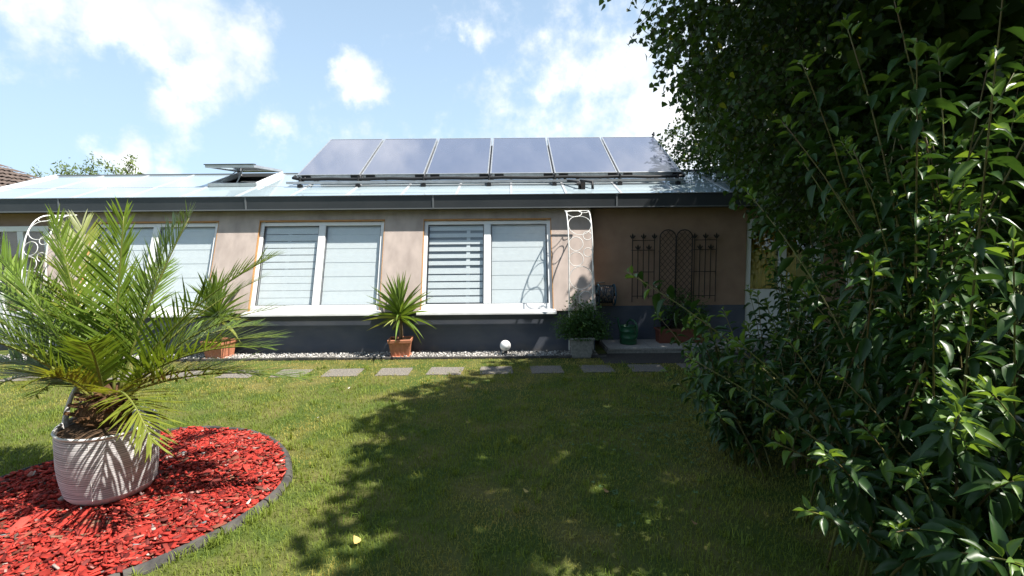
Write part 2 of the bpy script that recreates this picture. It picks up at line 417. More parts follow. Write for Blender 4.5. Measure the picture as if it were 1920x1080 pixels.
def lawn_blades():
    zones = [(-6.6, 3.2, 4.6, 7.0, 2300, .030, .0042), (-5.4, 2.6, 3.2, 4.6, 3700, .030, .0036), (-3.4, 2.2, 2.0, 3.2, 5200, .030, .0030), (-9.5, -6.6, 3.5, 7.0, 700, .035, .006), (3.2, 7.5, 3.0, 7.2, 600, .035, .006), (2.2, 5.0, 1.0, 3.0, 600, .035, .006)]
    for_all = []
    for x0, x1, y0, y1, dens, h, w in zones:
        n = int((x1 - x0) * (y1 - y0) * dens); x = rng.uniform(x0, x1, n); y = rng.uniform(y0, y1, n)
        inb = in_poly(x, y, BED) | (bed_dist(x, y) < .03)
        keep = ~inb
        sd = np.full(n, 9.)
        for sx, sy in STEPS:
            q_ = .11 * (vnoise(x, y, 7, 15) + vnoise(x, y, 21, 16) - .7); dx = np.maximum(np.abs(x - sx) - .20 + q_, 0); dy = np.maximum(np.abs(y - sy) - .175 + q_, 0); sd = np.minimum(sd, np.hypot(dx, dy))
        # blades lean over the rims of the slabs here and there
        keep &= (sd > rng.uniform(-.0, .03, n) * vnoise(x, y, 9, 5)) & ((sd > 0) | True)
        keep &= ~((y > 6.60) & (x > 1.28) & (x < 4.2))
        for arr in ():
            pass
        pn = vnoise(x, y, 1.1, 1) * .55 + vnoise(x, y, 3.1, 2) * .3 + vnoise(x, y, 9, 3) * .15
        dry = (pn - .50) * 3.2 + 1.1 * np.exp(-(sd / .22)) * vnoise(x, y, 4.2, 8) * 1.7 + np.clip((y - 6.5) * 2.2, 0, 1.2) * vnoise(x, y, 5, 4) * 1.3
        bd = bed_dist(x, y); dry += .9 * np.exp(-bd / .10) * (x > -2.2) * vnoise(x, y, 3, 9) + .50 * np.clip((y - 4.9) / 1.4, 0, 1) * (vnoise(x, y, 1.9, 17) + .25)
        dry -= .35 * np.clip(x + .2, 0, 1)
        dry = np.where(rng.random(n) < .10, dry + .6, dry)
        keep &= rng.random(n) < np.where(dry > .75, .62, 1)
        for_all.append((x[keep], y[keep], np.clip(dry[keep], 0, 1), np.full(keep.sum(), h), np.full(keep.sum(), w)))
    cx = rng.uniform(-5, 2.2, 420); cy = rng.uniform(2.1, 6.6, 420); bi = rng.integers(0, len(BED), 90); cx[:90] = BEDA[bi, 0] * 1.035 + .10 + rng.normal(0, .03, 90); cy[:90] = BEDA[bi, 1] + rng.normal(0, .05, 90)   # taller tufts, more of them along the edging
    cx = np.repeat(cx, 16) + rng.normal(0, .016, 420 * 16); cy = np.repeat(cy, 16) + rng.normal(0, .016, 420 * 16); kp = ~in_poly(cx, cy, BED) & (bed_dist(cx, cy) > .035)
    for sx, sy in STEPS:
        kp &= ~((np.abs(cx - sx) < .19) & (np.abs(cy - sy) < .17))
    for_all.append((cx[kp], cy[kp], np.zeros(kp.sum()), np.full(kp.sum(), .058), np.full(kp.sum(), .0045)))
    x, y, dry, h, w = [np.concatenate(a) for a in zip(*for_all)]
    n = len(x); h = h * rng.uniform(.5, 1.5, n) * (1 - .45 * dry) * (.75 + .5 * vnoise(x, y, 2.3, 12)); w = w * rng.uniform(.7, 1.4, n)
    az = rng.uniform(0, 2 * np.pi, n); lean = rng.uniform(.1, 1.1, n) + .35 * dry
    side = np.stack([np.cos(az), np.sin(az), np.zeros(n)], 1); fwd = np.stack([-np.sin(az), np.cos(az), np.zeros(n)], 1); upv = np.array([0, 0, 1.])
    p = np.stack([x, y, np.zeros(n)], 1)
    mid = p + upv * (h * .6)[:, None] + fwd * (h * .25 * lean)[:, None]
    tip = p + upv * (h * np.clip(1.0 - .35 * lean, .3, 1))[:, None] + fwd * (h * .95 * lean)[:, None]
    V = np.stack([p - side * w[:, None] / 2, p + side * w[:, None] / 2, mid + side * w[:, None] * .42, mid - side * w[:, None] * .42, tip], 1)
    base = (np.arange(n) * 5)[:, None]
    F3 = np.concatenate([base + [0, 1, 2], base + [0, 2, 3], base + [3, 2, 4]])
    T = np.repeat(tuft_tint(x, y, dry), 5, axis=0)
    o = obj('grass', np_mesh('grass', V.reshape(-1, 3), F3, 'grass', T))
    tag(o, 'short lawn grass with dry straw coloured patches', 'grass', kind='stuff')


lawn_blades()


def clover():
    n = 420; x = rng.normal(1.55, .42, n); y = rng.normal(4.25, .42, n); k = rng.random(n) < .3
    x = np.where(k, rng.uniform(.3, 2.4, n), x); y = np.where(k, rng.uniform(2.6, 5, n), y)
    pos = np.repeat(np.stack([x, y, rng.uniform(.025, .045, n)], 1), 3, axis=0)
    a = np.repeat(rng.uniform(0, 6.28, n), 3) + np.tile([0, 2.09, 4.19], n); d = np.stack([np.cos(a), np.sin(a), np.full(3 * n, .15)], 1)
    X, Y, Z = frames(d, np.tile([0, 0, 1.], (3 * n, 1)) + rng.normal(0, .2, (3 * n, 3))); s = np.repeat(rng.uniform(.010, .018, n), 3)[:, None]
    tv = [(0, 0, 0), (.6, -.45, .05), (1, -.3, 0), (.92, 0, -.02), (1, .3, 0), (.6, .45, .05)]
    o = obj('clover', scatter('clover', tv, [(0, 1, 3), (1, 2, 3), (0, 3, 5), (3, 4, 5)], pos, X * s, Y * s, Z * s, 'clover'))
    tag(o, 'small patch of clover leaves in the shaded lawn', 'clover', kind='stuff')


clover()


def mulch():
    n = 19000; x = rng.uniform(-3.66, -1.55, n * 2); y = rng.uniform(1.84, 4.22, n * 2); k = in_poly(x, y, BED) & (bed_dist(x, y) > .02); x = x[k][:n]; y = y[k][:n]; n = len(x)
    tv = np.array([(-.5, -.5, -.5), (.45, -.42, -.5), (.5, .38, -.5), (-.4, .5, -.5), (-.42, -.4, .5), (.5, -.3, .5), (.38, .3, .5), (-.5, .36, .5)])
    tf = [(0, 3, 2, 1), (4, 5, 6, 7), (0, 1, 5, 4), (1, 2, 6, 5), (2, 3, 7, 6), (3, 0, 4, 7)]
    z = .012 + .030 * rng.random(n) ** 1.3 + .012 * vnoise(x, y, 6, 21)
    az = rng.uniform(0, 6.283, n); d = np.stack([np.cos(az), np.sin(az), rng.normal(0, .28, n)], 1)
    X, Y, Z = frames(d, np.tile([0, 0, 1.], (n, 1)) + rng.normal(0, .33, (n, 3)))
    L = rng.gamma(3.2, .0098, n)[:, None] + .006; W = (L[:, 0] * rng.uniform(.22, .65, n))[:, None]; H = rng.uniform(.004, .009, n)[:, None]
    v = rng.uniform(.55, 1.35, n)[:, None]; T = np.ones((n, 3)) * v * (.75 + .5 * vnoise(x, y, 2.5, 33))[:, None]
    brown = rng.random(n) < .08; T[brown] *= np.array([.55, 1.9, 1.7])
    pale = rng.random(n) < .045; T[pale] = v[pale] * np.array([1.05, 5.5, 6.5]); dark = rng.random(n) < .2; T[dark] *= np.array([.45, .6, .7])
    pink = rng.random(n) < .25; T[pink] *= np.array([1.12, 1.9, 2.0])
    o = obj('wood_mulch', scatter('wood_mulch', tv, tf, np.stack([x, y, z], 1), X * L, Y * W, Z * H, 'mulch', T))
    tag(o, 'bright red dyed wood chip mulch filling the round bed', 'mulch', kind='stuff')


mulch()


def edging():
    t = thing('bed_edging', 'dark grey lawn edging curving around the red mulch bed', 'edging', (-2.6, 3.0, 0))
    P = []
    n = len(BED)
    for i in range(n):                                   # Catmull-Rom through the bed outline
        p0, p1, p2, p3 = [Vector(BED[(i + j) % n]) for j in (-1, 0, 1, 2)]
        for k in range(4):
            u = k / 4; P.append(.5 * ((2 * p1) + (p2 - p0) * u + (2 * p0 - 5 * p1 + 4 * p2 - p3) * u * u + (3 * p1 - p0 - 3 * p2 + p3) * u ** 3))
    m = len(P); per = 9
    for s0 in range(0, m, per):
        mb = MB(); idx = list(range(s0, min(s0 + per, m) + 1)); prof = [(-.022, 0.0), (-.020, .034), (-.010, .042), (.014, .038), (.030, .012), (.032, 0)]
        vs = []
        for q, i in enumerate(idx):
            p = P[i % m]; tn = (P[(i + 1) % m] - P[(i - 1) % m]).normalized(); nn = Vector((-tn.y, tn.x))
            e = .006 if q in (0,) else (-.006 if q == len(idx) - 1 else 0)
            for a, z in prof:
                w = p + nn * a + tn * e; vs.append((w.x + 2.6, w.y - 3.0, z + random.uniform(-.003, .003) * (z > .02)))
        k = len(prof); fs = [(i * k + j, i * k + j + 1, (i + 1) * k + j + 1, (i + 1) * k + j) for i in range(len(idx) - 1) for j in range(k - 1)]
        fs += [tuple(range(k)), tuple(range((len(idx) - 1) * k, len(idx) * k))[::-1]]
        mb.add(vs, fs).build('edging_piece', 'edging', t)


edging()

# gravel pebbles along the plinth, held by a dark kerb
n = 6500; tv = np.array([(1, 0, 0), (-1, 0, 0), (0, 1, 0), (0, -1, 0), (0, 0, 1), (0, 0, -1)]); tf = [(0, 2, 4), (2, 1, 4), (1, 3, 4), (3, 0, 4), (2, 0, 5), (1, 2, 5), (3, 1, 5), (0, 3, 5)]
pos = np.stack([rng.uniform(-8.6, 1.28, n), rng.uniform(7.05, 7.42, n), rng.uniform(.012, .035, n)], 1)
X, Y, Z = frames(rng.normal(0, 1, (n, 3)), rng.normal(0, 1, (n, 3))); s = rng.uniform(.007, .016, n)[:, None]
T = np.ones((n, 3)) * rng.uniform(.35, 1.25, n)[:, None]; T[rng.random(n) < .25] *= .3
tag(obj('gravel', scatter('gravel', tv, tf, pos, X * s * 1.3, Y * s, Z * s * .8, 'pebble', T)), 'white and dark pebbles along the foot of the house', 'gravel', kind='stuff')
kt = thing('gravel_kerb', 'narrow dark kerb between the pebble strip and the lawn', 'kerb', (-3.7, 7.01, 0))
for k in range(10):
    MB().box(-4.9 + k * 1.0, -4.9 + k * 1.0 + .992, -.022, .022, 0, .038 + random.uniform(-.004, .004)).build('kerb_piece', 'edging', kt, bevel=.005)

where = ['partly hidden under the left palm fronds', None]
names = {-3: 'leftmost stepping slab, hidden deep behind the potted palm', -2: 'second stepping slab from the left, behind the palm fronds', -1: 'third stepping slab from the left, under the drooping palm fronds',
         0: 'sunlit pebbled stepping slab just right of the lowest palm frond tips, first fully visible', 1: 'second fully visible stepping slab counted from the palm, sunlit', 2: 'stepping slab below the middle of the centre window, third fully visible from the palm',
         3: 'sunlit stepping slab to the lower left of the potted yucca', 4: 'sunlit stepping slab right in front of the potted yucca', 5: 'last sunlit stepping slab, right of the potted yucca', 6: 'stepping slab in front of the white globe lamp, edge of the shade',
         7: 'shaded stepping slab just right of the globe lamp', 8: 'dark shaded stepping slab below the bushy planter and white arch', 9: 'shaded stepping slab in front of the green watering can', 10: 'rightmost shaded stepping slab beside the leafy shrub'}
for i, (sx, sy) in enumerate(STEPS):
    w = .22 + random.uniform(-.012, .012)
    o = MB().box(-w, w, -.195, .195, 0, .012).build('stepping_slab', 'washed_slab', None, (sx, sy, random.uniform(-.004, .001)), (0, 0, R(random.uniform(-2.5, 2.5))), bevel=.012)
    tag(o, names[i - 3], 'stepping slab', 'row of stepping slabs in front of the house')

# ------------------------------------------------------------------ the house
A = R(19.0); SY, SZ = 7.38, .66            # foot of the slanting window wall
house = thing('house', 'long low house with brown walls, slanted windows and a glass roof', 'house', (0, 8, 0)); HO = Vector((0, 8, 0))


def hpart(mb, name, m, parent=None, bevel=0):
    """a part given in world coordinates"""
    mb.v = [(x - HO.x, y - HO.y, z - HO.z) for x, y, z in mb.v]
    return mb.build(name, m, parent or house, bevel=bevel)


ZT = 2.27
WIN = [(-6.80, -4.755), (-4.10, -2.055), (-1.43, .645)]
yt = SY + math.tan(A) * (ZT - SZ)
for x0, x1 in [(-7.45, -6.80), (-4.755, -4.10), (-2.055, -1.43), (.645, 1.30)]:
    hpart(MB().prism([(SY, SZ), (8.3, SZ), (8.3, ZT), (yt, ZT)], x0, x1), 'pillar', 'render_pale')
V1 = 1.53                                   # top of the window, measured up the slope
za = SZ + (V1 + .012) * math.cos(A); ya = SY + (V1 + .012) * math.sin(A)
for x0, x1 in WIN:
    hpart(MB().prism([(ya, za), (8.3, za), (8.3, ZT), (yt, ZT)], x0, x1), 'lintel', 'render_pale')
hpart(MB().box(-7.45, 1.30, 7.455, 8.3, 0, SZ - .003), 'plinth', 'plinth')
hpart(MB().box(1.302, 3.90, 8.0, 8.3, .085, ZT), 'wall', 'render_brown')
hpart(MB().box(1.302, 3.90, 7.978, 7.998, .086, .655), 'plinth', 'plinth')
hpart(MB().box(5.17, 7.0, 8.0, 8.3, 0, ZT), 'wall', 'render_brown')
hpart(MB().box(3.90, 5.17, 8.0, 8.3, 2.09, ZT), 'wall', 'render_brown')
hpart(MB().box(-8.85, -7.452, 8.0, 8.3, 0, ZT), 'wall', 'render_brown')
hpart(MB().box(-8.85, -7.452, 7.978, 7.998, 0, .655), 'plinth', 'plinth')
hpart(MB().box(-8.85, 7.0, 12.2, 12.4, 0, ZT), 'back_wall', 'render_brown')
for x in (-8.85, 6.85):
    hpart(MB().box(x, x + .15, 8.302, 12.198, 0, ZT), 'side_wall', 'render_brown')
hpart(MB().box(-8.7, 6.85, 8.302, 12.19, .0, .02), 'room_floor', 'room')
hpart(MB().box(-8.7, 6.85, 9.5, 9.55, .02, 2.26), 'room_wall', 'room')


def window(x0, x1, gaps, strip_pos):
    """slanted twin window; gaps = height of the open gap between the bands of each blind, post = where an added pale strip imitates the reflection that breaks the gaps"""
    w = x1 - x0; e = obj('window', None, house, Vector((x0, SY, SZ)) - HO, (-A, 0, 0)); e.empty_display_size = .1
    H0, H1 = .035, V1; f = .072; mid = w * .5
    fr = MB()
    fr.box(.012, f, .035, .125, H0, H1); fr.box(w - f, w - .012, .035, .125, H0, H1)
    fr.box(f, w - f, .035, .125, H1 - f, H1 - .012); fr.box(f, w - f, .035, .125, H0, H0 + f + .02)
    fr.build('frame', 'white_pvc', e, bevel=.004)
    MB().box(mid - .055, mid + .055, .030, .120, H0 + f + .021, H1 - f - .001).build('mullion', 'white_pvc', e, bevel=.004)
    # dark gasket lines and sash rims
    for a, b in ((f, mid - .055), (mid + .055, w - f)):
        sm = MB(); z0, z1 = H0 + f + .02, H1 - f; q = .012
        sm.box(a, a + q, .05, .07, z0, z1); sm.box(b - q, b, .05, .07, z0, z1); sm.box(a + q, b - q, .05, .07, z0, z0 + q); sm.box(a + q, b - q, .05, .07, z1 - q, z1)
        sm.build('gasket', 'steel_dark' if a == f else 'anthracite_lip', e)
    # wooden reveal
    rv = MB(); rv.box(0.0, .012, .0, .2, .0, V1); rv.box(w - .012, w, .0, .2, .0, V1); rv.box(0, w, -.004, .2, V1 + .0005, V1 + .0118)
    rv.build('reveal', 'wood_reveal', e)
    MB().box(.02, w - .02, -.012, .02, V1 - .0115, V1 - .0005).build('reveal_board', 'wood_reveal', e)
    # outer sill, sloping to the garden
    si = MB().prism([(-.14, -.055), (.03, .0), (.03, .033), (-.14, -.02)], -.03, w + .03)
    si.build('sill', 'white_sill', e, (0, 0, 0), (A * .55, 0, 0), bevel=.004)
    for k, (a, b) in enumerate(((f + .01, mid - .06), (mid + .06, w - f - .01))):
        MB().box(a, b, .058, .064, H0 + f + .03, H1 - f - .01).build('pane', 'window_glass', e)
        g = gaps[k]; pitch = .118; z = H1 - f - .02; n = 0
        while z - pitch > H0 + f + .01 and n < 20:
            gg = g if (k == 1 or n < 6) else g * .45
            y0 = .088 + (.004 if gg <= 0 and n % 2 else 0)
            hh = pitch - gg if gg > 0 else pitch + .006
            MB().box(a + .012, b - .012, y0, y0 + .0025, z - hh, z).build('blind_band', 'blind', e)
            z -= pitch; n += 1
        MB().box(a + .012, b - .012, .088, .096, z - .05, z - .001).build('blind_rail', 'blind', e)
        MB().box(a + .012, b - .012, .086, .13, H1 - f - .018, H1 - f - .001).build('blind_box', 'white_pvc', e)
        if g > 0:
            c = a + (b - a) * strip_pos[k]
            MB().box(c - .03, c + .03, .100, .103, H0 + f, H1 - f).build('reflection_strip', 'blind', e)  # pale strip standing in for the reflection that breaks up the dark gaps
            MB().box(a + .012, b - .012, .112, .114, H0 + f, H1 - f).build('blind_sheer', 'blind_sheer', e)
    return e


window(*WIN[0], (-1, -1), (.5, .5)); window(*WIN[1], (.013, -1), (.45, .5)); window(*WIN[2], (.05, -1), (.72, .5))

# door and window on the brown wall to the right, and a glazed door at the far left


def glazed_door(x0, x1, y, z0, z1, bars, low, name='door'):
    e = obj(name, None, house, Vector((x0, y, z0)) - HO); w = x1 - x0; h = z1 - z0; f = .085
    fr = MB().box(0, f, 0, .09, 0, h).box(w - f, w, 0, .09, 0, h).box(f, w - f, 0, .09, h - f, h).box(f, w - f, 0, .09, 0, f + .02)
    for b in bars:
        fr.box(w * b - .05, w * b + .05, .004, .086, f + .021, h - f - .001)
    fr.build('frame', 'white_pvc', e, bevel=.004)
    ed = [f] + [v for b in bars for v in (w * b - .05, w * b + .05)] + [w - f]
    for i in range(0, len(ed), 2):
        if low:
            MB().box(ed[i] + .001, ed[i + 1] - .001, .02, .07, f + .021, low).build('lower_panel', 'white_pvc', e, bevel=.004)
        MB().box(ed[i], ed[i + 1], .04, .046, (low or f + .02) + .001, h - f).build('pane', 'window_glass', e)
    return e


d = glazed_door(3.905, 5.165, 8.02, .09, 2.085, (.5,), .82)
MB().box(.69, .71, -.05, -.03, .98, 1.10).box(.69, .71, -.03, .004, 1.03, 1.05).build('handle', 'alu', d)
glazed_door(5.58, 6.70, 7.955, .95, 2.06, (.5,), 0, 'window')
glazed_door(-8.55, -7.60, 7.93, .10, 2.06, (.5,), .55)

# eaves: dark fascia in long sheets with a pale lip
FX = [-8.97, -7.24, -4.25, -1.25, 1.69, 4.63, 7.06]
for a, b in zip(FX[:-1], FX[1:]):
    hpart(MB().box(a + .003, b - .003, 7.765, 7.79, ZT + .018, 2.485), 'fascia_panel', 'anthracite', bevel=.003)
    lp = MB().box(a + .003, b - .003, 7.750, 7.80, ZT, ZT + .0165)
    hpart(lp, 'fascia_lip', 'anthracite_lip')
for x in FX[1:-1]:
    hpart(MB().box(x - .012, x + .012, 7.758, 7.7645, ZT + .018, 2.486), 'seam_strip', 'anthracite_lip')
hpart(MB().box(-8.97, 7.06, 7.792, 8.3, ZT + .001, ZT + .014), 'soffit', 'anthracite')
hpart(MB().prism([(7.75, 2.4855), (7.86, 2.4855), (7.86, 2.500), (7.75, 2.495)], -8.97, 7.06), 'gutter_edge', 'alu')

# glass roof: panes between bars, purlin, ridge, gable trim
roof = obj('roof', None, house, (0, 0, 0))
RY0, RZ0, RY1, RZ1 = 7.80, 2.47, 9.60, 3.115
ra = math.atan2(RZ1 - RZ0, RY1 - RY0); rl = math.hypot(RZ1 - RZ0, RY1 - RY0); BP = .89
rj = {}


def roof_local(name, mb, m, bevel=0):
    """shape in roof coordinates: x, distance up the slope, height above the slope"""
    ca, sa = math.cos(ra), math.sin(ra)
    mb.v = [(x, RY0 + u * ca - h * sa, RZ0 + u * sa + h * ca) for x, u, h in mb.v]
    return hpart(mb, name, m, roof, bevel)


VENT = (-6, -5)                             # the pane column with the open vent
for k in range(-10, 8):
    x0, x1 = k * BP, (k + 1) * BP
    tilt = random.uniform(-.002, .002)
    for j, (u0, u1) in enumerate(((.0, .80), (.83, rl - .01))):
        if (k, k + 1) == VENT and j == 1:
            continue
        mb = MB().box(x0 + .02, x1 - .02, u0, u1, 0, .012)
        mb.v = [(x, u, h + tilt * (1 if x > x0 + .4 else -1)) for x, u, h in mb.v]
        roof_local('roof_pane', mb, 'roof_glass')
for k in range(-10, 9):
    roof_local('glazing_bar', MB().box(k * BP - .019, k * BP + .019, -.01, rl - .001, -.03, .022), 'roof_bar')
for k in range(-10, 8):
    roof_local('purlin', MB().box(k * BP + .0195, (k + 1) * BP - .0195, .801, .829, -.03, .016), 'roof_bar')
hpart(MB().box(-8.95, 7.15, 9.58, 9.68, RZ1 - .03, RZ1 + .035), 'ridge_cap', 'anthracite_lip', roof)
hpart(MB().prism([(9.681, RZ1), (9.681, RZ1 + .015), (12.5, 2.285), (12.5, 2.27)], -8.9, 7.1), 'back_slope', 'roof_glass', roof)
for x in (-8.96, 7.122):
    roof_local('verge_trim', MB().box(x, x + .04, -.02, rl, -.06, .045), 'white_pvc')
for x in (-8.85, 6.98):
    hpart(MB().add([(x, 7.9, ZT), (x, 12.4, ZT), (x, 9.6, RZ1 - .01)], [(0, 1, 2)]), 'gable', 'render_brown', roof)

# open vent flap
roof_local('added_inner_sheet', MB().box(-5.32, -4.47, .84, 1.86, -.12, -.11), 'blind')  # pale sheet added under the open vent to brighten its dark inside
vx0, vx1 = -6 * BP + .02, -5 * BP - .02
roof_local('vent_curb', MB().box(vx0, vx1, .80, .84, .017, .075), 'alu')
for x in (vx0, vx1 - .03):
    roof_local('vent_curb', MB().box(x, x + .03, .841, rl - .02, .0, .075), 'white_pvc')
fl = obj('vent_flap', None, roof, Vector((vx0, 9.55, RZ1 + .045)) - HO, (R(4.5), 0, 0)); fw = vx1 - vx0
MB().box(.0, fw, -1.06, -.98, 0, .045).box(.0, .05, -.98, 0, 0, .045).box(fw - .05, fw, -.98, 0, 0, .045).box(.05, fw - .05, -.05, 0, 0, .045).build('flap_frame', 'alu', fl)
MB().box(.051, fw - .051, -.979, -.051, .012, .03).build('flap_pane', 'roof_glass', fl)
MB().box(-.01, fw + .01, -1.08, -1.0, .0455, .06).build('flap_rim', 'anthracite', fl)
st = MB().tube([(fw * .48, -.62, -.005), (fw * .5, -.93, -.30)], .012, 6).tube([(fw * .3, -.5, 0), (fw * .12, -.95, -.29)], .008, 6)
st.build('flap_strut', 'alu', fl)

# ------------------------------------------------------------------ solar collectors on the roof
CY0, CZ0, CY1, CZ1 = 8.60, 2.955, 10.30, 3.955
ca = math.atan2(CZ1 - CZ0, CY1 - CY0); cl = math.hypot(CZ1 - CZ0, CY1 - CY0); CP = 1.137; CX = -3.78
clab = ['leftmost solar collector of the row on the roof', 'second solar collector from the left on the roof', 'third solar collector from the left, above the potted yucca', 'third solar collector from the right, above the right window', 'second solar collector from the right, its lower corner in shade', 'rightmost solar collector, shaded and mirroring blue sky, beside the tree']


def collector():
    t = thing('solar_collector', clab[0], 'solar panel', (CX, CY0, CZ0), (ca, 0, 0), 'row of solar collectors on the roof')
    w = CP - .030
    f = .022
    MB().box(0, f, 0, cl, -.09, .0).box(w - f, w, 0, cl, -.09, 0).box(f, w - f, 0, f, -.09, 0).box(f, w - f, cl - f, cl, -.09, 0).build('frame', 'alu', t, bevel=.003)
    MB().box(f + .0005, w - f - .0005, f + .0005, cl - f - .0005, -.08, -.006).build('glass', 'collector_glass', t)
    for x in (.08, w - .16):
        MB().box(x, x + .16, -.012, -.001, -.085, -.012).build('clip', 'black_rubber', t)
    MB().box(.02, w - .02, .02, cl - .02, -.10, -.0905).build('back_sheet', 'steel_dark', t)
    return t


def copy_tree(o, parent=None):
    c = o.copy(); col.objects.link(c)
    if parent is not None:
        c.parent = parent
    for ch in o.children:
        copy_tree(ch, c)
    return c


c0 = collector()
cs = [c0]
for k in range(1, 6):
    c = copy_tree(c0); c.location = (CX + k * CP, CY0, CZ0); c['label'] = clab[k]; cs.append(c)
mb = MB()
for dx, dz in ((0, 0), (.02, .02), (-.02, .035), (.01, .06)):
    mb.box(CP - .06 + dx - .012, CP - .06 + dx + .012, cl - .03, cl - .01, .0 + dz, .03 + dz)
mb.tube([(CP - .06, cl - .02, 0), (CP - .06, cl - .02, .10)], .010, 6).build('air_valve', 'steel_dark', cs[5])

rk = thing('mounting_rack', 'aluminium rack with slanting struts carrying the solar collectors', 'rack', (0, 8.6, 2.7)); RO = Vector((0, 8.6, 2.7))


def rel(mb, o):
    mb.v = [tuple(Vector(p) - o) for p in mb.v]; return mb


rel(MB().box(CX - .12, CX + 6 * CP - .05, 8.43, 8.47, 2.775, 2.815), RO).build('front_rail', 'alu', rk)
rel(MB().box(CX + .05, CX + 6 * CP - .1, 10.14, 10.19, 3.70, 3.75), RO).build('rear_rail', 'alu', rk)
rel(MB().box(CX + .05, CX + 6 * CP - .1, 9.40, 9.44, 3.255, 3.295), RO).build('middle_rail', 'alu', rk)
for k in range(7):
    x = CX + k * CP - .015 + (.13 if k == 0 else (-.13 if k == 6 else 0))
    rel(MB().tube([(x, 8.45, 2.80), (x, 10.18, 3.755)], .022, 4), RO).build('strut', 'steel_dark', rk)
    rel(MB().tube([(x, 8.45, 2.72), (x, 8.45, 2.90)], .018, 6).box(x - .035, x + .035, 8.415, 8.485, 2.70, 2.765), RO).build('bracket', 'black_rubber', rk)
    rel(MB().tube([(x, 10.16, 2.90), (x, 10.16, 3.72)], .02, 4), RO).build('rear_post', 'alu', rk)
    rel(MB().tube([(x + .03, 9.05, 2.93), (x + .03, 8.62, 2.93), (x + .03, 8.50, 2.80)], .013, 5), RO).build('stay', 'black_rubber', rk)

pp = thing('insulated_pipe', 'black insulated pipe running under the lower edge of the collectors', 'pipe', (0, 8.52, 2.86)); PO = Vector((0, 8.52, 2.86))
pts = [(CX - .02, 8.60, 2.93), (CX - .03, 8.52, 2.89), (CX + .10, 8.51, 2.862)] + [(CX + .3 + i * .28, 8.51, 2.862 + .006 * math.sin(i * 1.7)) for i in range(22)] + [(CX + 6.55, 8.51, 2.862), (CX + 6.80, 8.50, 2.866), (CX + 6.80, 8.62, 2.94)]
rel(MB().tube(pts, .027, 8), PO).build('pipe_run', 'black_rubber', pp, smooth=True)
for x in (1.12, 1.34):
    rel(MB().tube([(x - .18, 8.53, 2.84), (x - .16, 8.48, 2.80), (x + .03, 8.20, 2.73), (x + .03, 8.17, 2.60)], .024, 7), PO).build('down_pipe', 'black_rubber', pp, smooth=True)
rel(MB().box(1.17, 1.24, 8.13, 8.22, 2.60, 2.73).tube([(1.10, 8.16, 2.70), (1.22, 8.16, 2.70)], .03, 8), PO).build('valve', 'black_steel', pp)

# ------------------------------------------------------------------ white arched trellises


def arch_trellis(label, x0):
    t = thing('arch_trellis', label, 'trellis', (x0, 7.1, 0), None, 'white metal arch trellises'); W = .355
    prof = [(0, .10), (.01, .6), (.02, 1.1), (.05, 1.5), (.10, 1.75), (.18, 1.95), (.29, 2.10), (.44, 2.19), (.62, 2.215)]
    P = [Vector((0, y, z)) for y, z in prof]
    # smooth profile sampled by length
    S = []
    for i in range(len(P) - 1):
        p0, p1, p2, p3 = P[max(i - 1, 0)], P[i], P[i + 1], P[min(i + 2, len(P) - 1)]
        for k in range(8):
            u = k / 8; S.append(.5 * ((2 * p1) + (p2 - p0) * u + (2 * p0 - 5 * p1 + 4 * p2 - p3) * u * u + (3 * p1 - p0 - 3 * p2 + p3) * u ** 3))
    S.append(P[-1]); D = [0]
    for a, b in zip(S[:-1], S[1:]):
        D.append(D[-1] + (b - a).length)

    def at(s):
        i = max(j for j in range(len(D)) if D[j] <= min(s, D[-1] - 1e-6)); i = min(i, len(S) - 2); u = (s - D[i]) / (D[i + 1] - D[i]); return S[i] + (S[i + 1] - S[i]) * u
    for x in (0, W):
        MB().tube([p + Vector((x, 0, 0)) for p in S], .0095, 8).build('rail', 'white_metal', t, smooth=True)
    rings = [(.105, .62, .10), (.25, .78, .098), (.178, 1.08, .172), (.11, 1.36, .105), (.285, 1.46, .066), (.11, 1.59, .105), (.285, 1.715, .066), (.178, 1.90, .172), (.12, 2.17, .115), (.275, 2.25, .075), (.11, 2.40, .10), (.27, 2.45, .078), (.17, .40, .14)]
    for cx, s, r in rings:
        pts = []
        for k in range(28):
            a = 2 * math.pi * k / 28; p = at(max(0.001, min(D[-1] - .001, s + r * math.sin(a)))); pts.append(p + Vector((cx + r * math.cos(a), 0, 0)))
        MB().tube(pts, .0052, 6, closed=True).build('ring', 'white_metal', t, smooth=True)
    for s in (.05, D[-1] - .01):
        p = at(s); MB().tube([p, p + Vector((W, 0, 0))], .007, 6).build('cross_bar', 'white_metal', t)
    return t


arch_trellis('white metal trellis of rings arching over the bushy planter, beside the right window', .85)
arch_trellis('white arched ring trellis at the far left, behind the palm fronds', -7.28)

# ------------------------------------------------------------------ black wall trellises


def fleur(mb, x, z, s):
    for pts in ([(0, 0), (.012, .02), (.017, .045), (0, .085), (-.017, .045), (-.012, .02)], [(.008, .01), (.03, .018), (.044, .04), (.032, .058), (.024, .036), (.010, .026)], [(-.008, .01), (-.010, .026), (-.024, .036), (-.032, .058), (-.044, .04), (-.03, .018)], [(-.022, .002), (.022, .002), (.022, .014), (-.022, .014)]):
        n = len(pts); vs = [(x + a * s, -.006, z + b * s) for a, b in pts] + [(x + a * s, .006, z + b * s) for a, b in pts]
        mb.add(vs, [tuple(range(n))[::-1] if False else tuple(range(n)), tuple(range(n, 2 * n))[::-1]] + [(i, i + n, (i + 1) % n + n, (i + 1) % n) for i in range(n)])


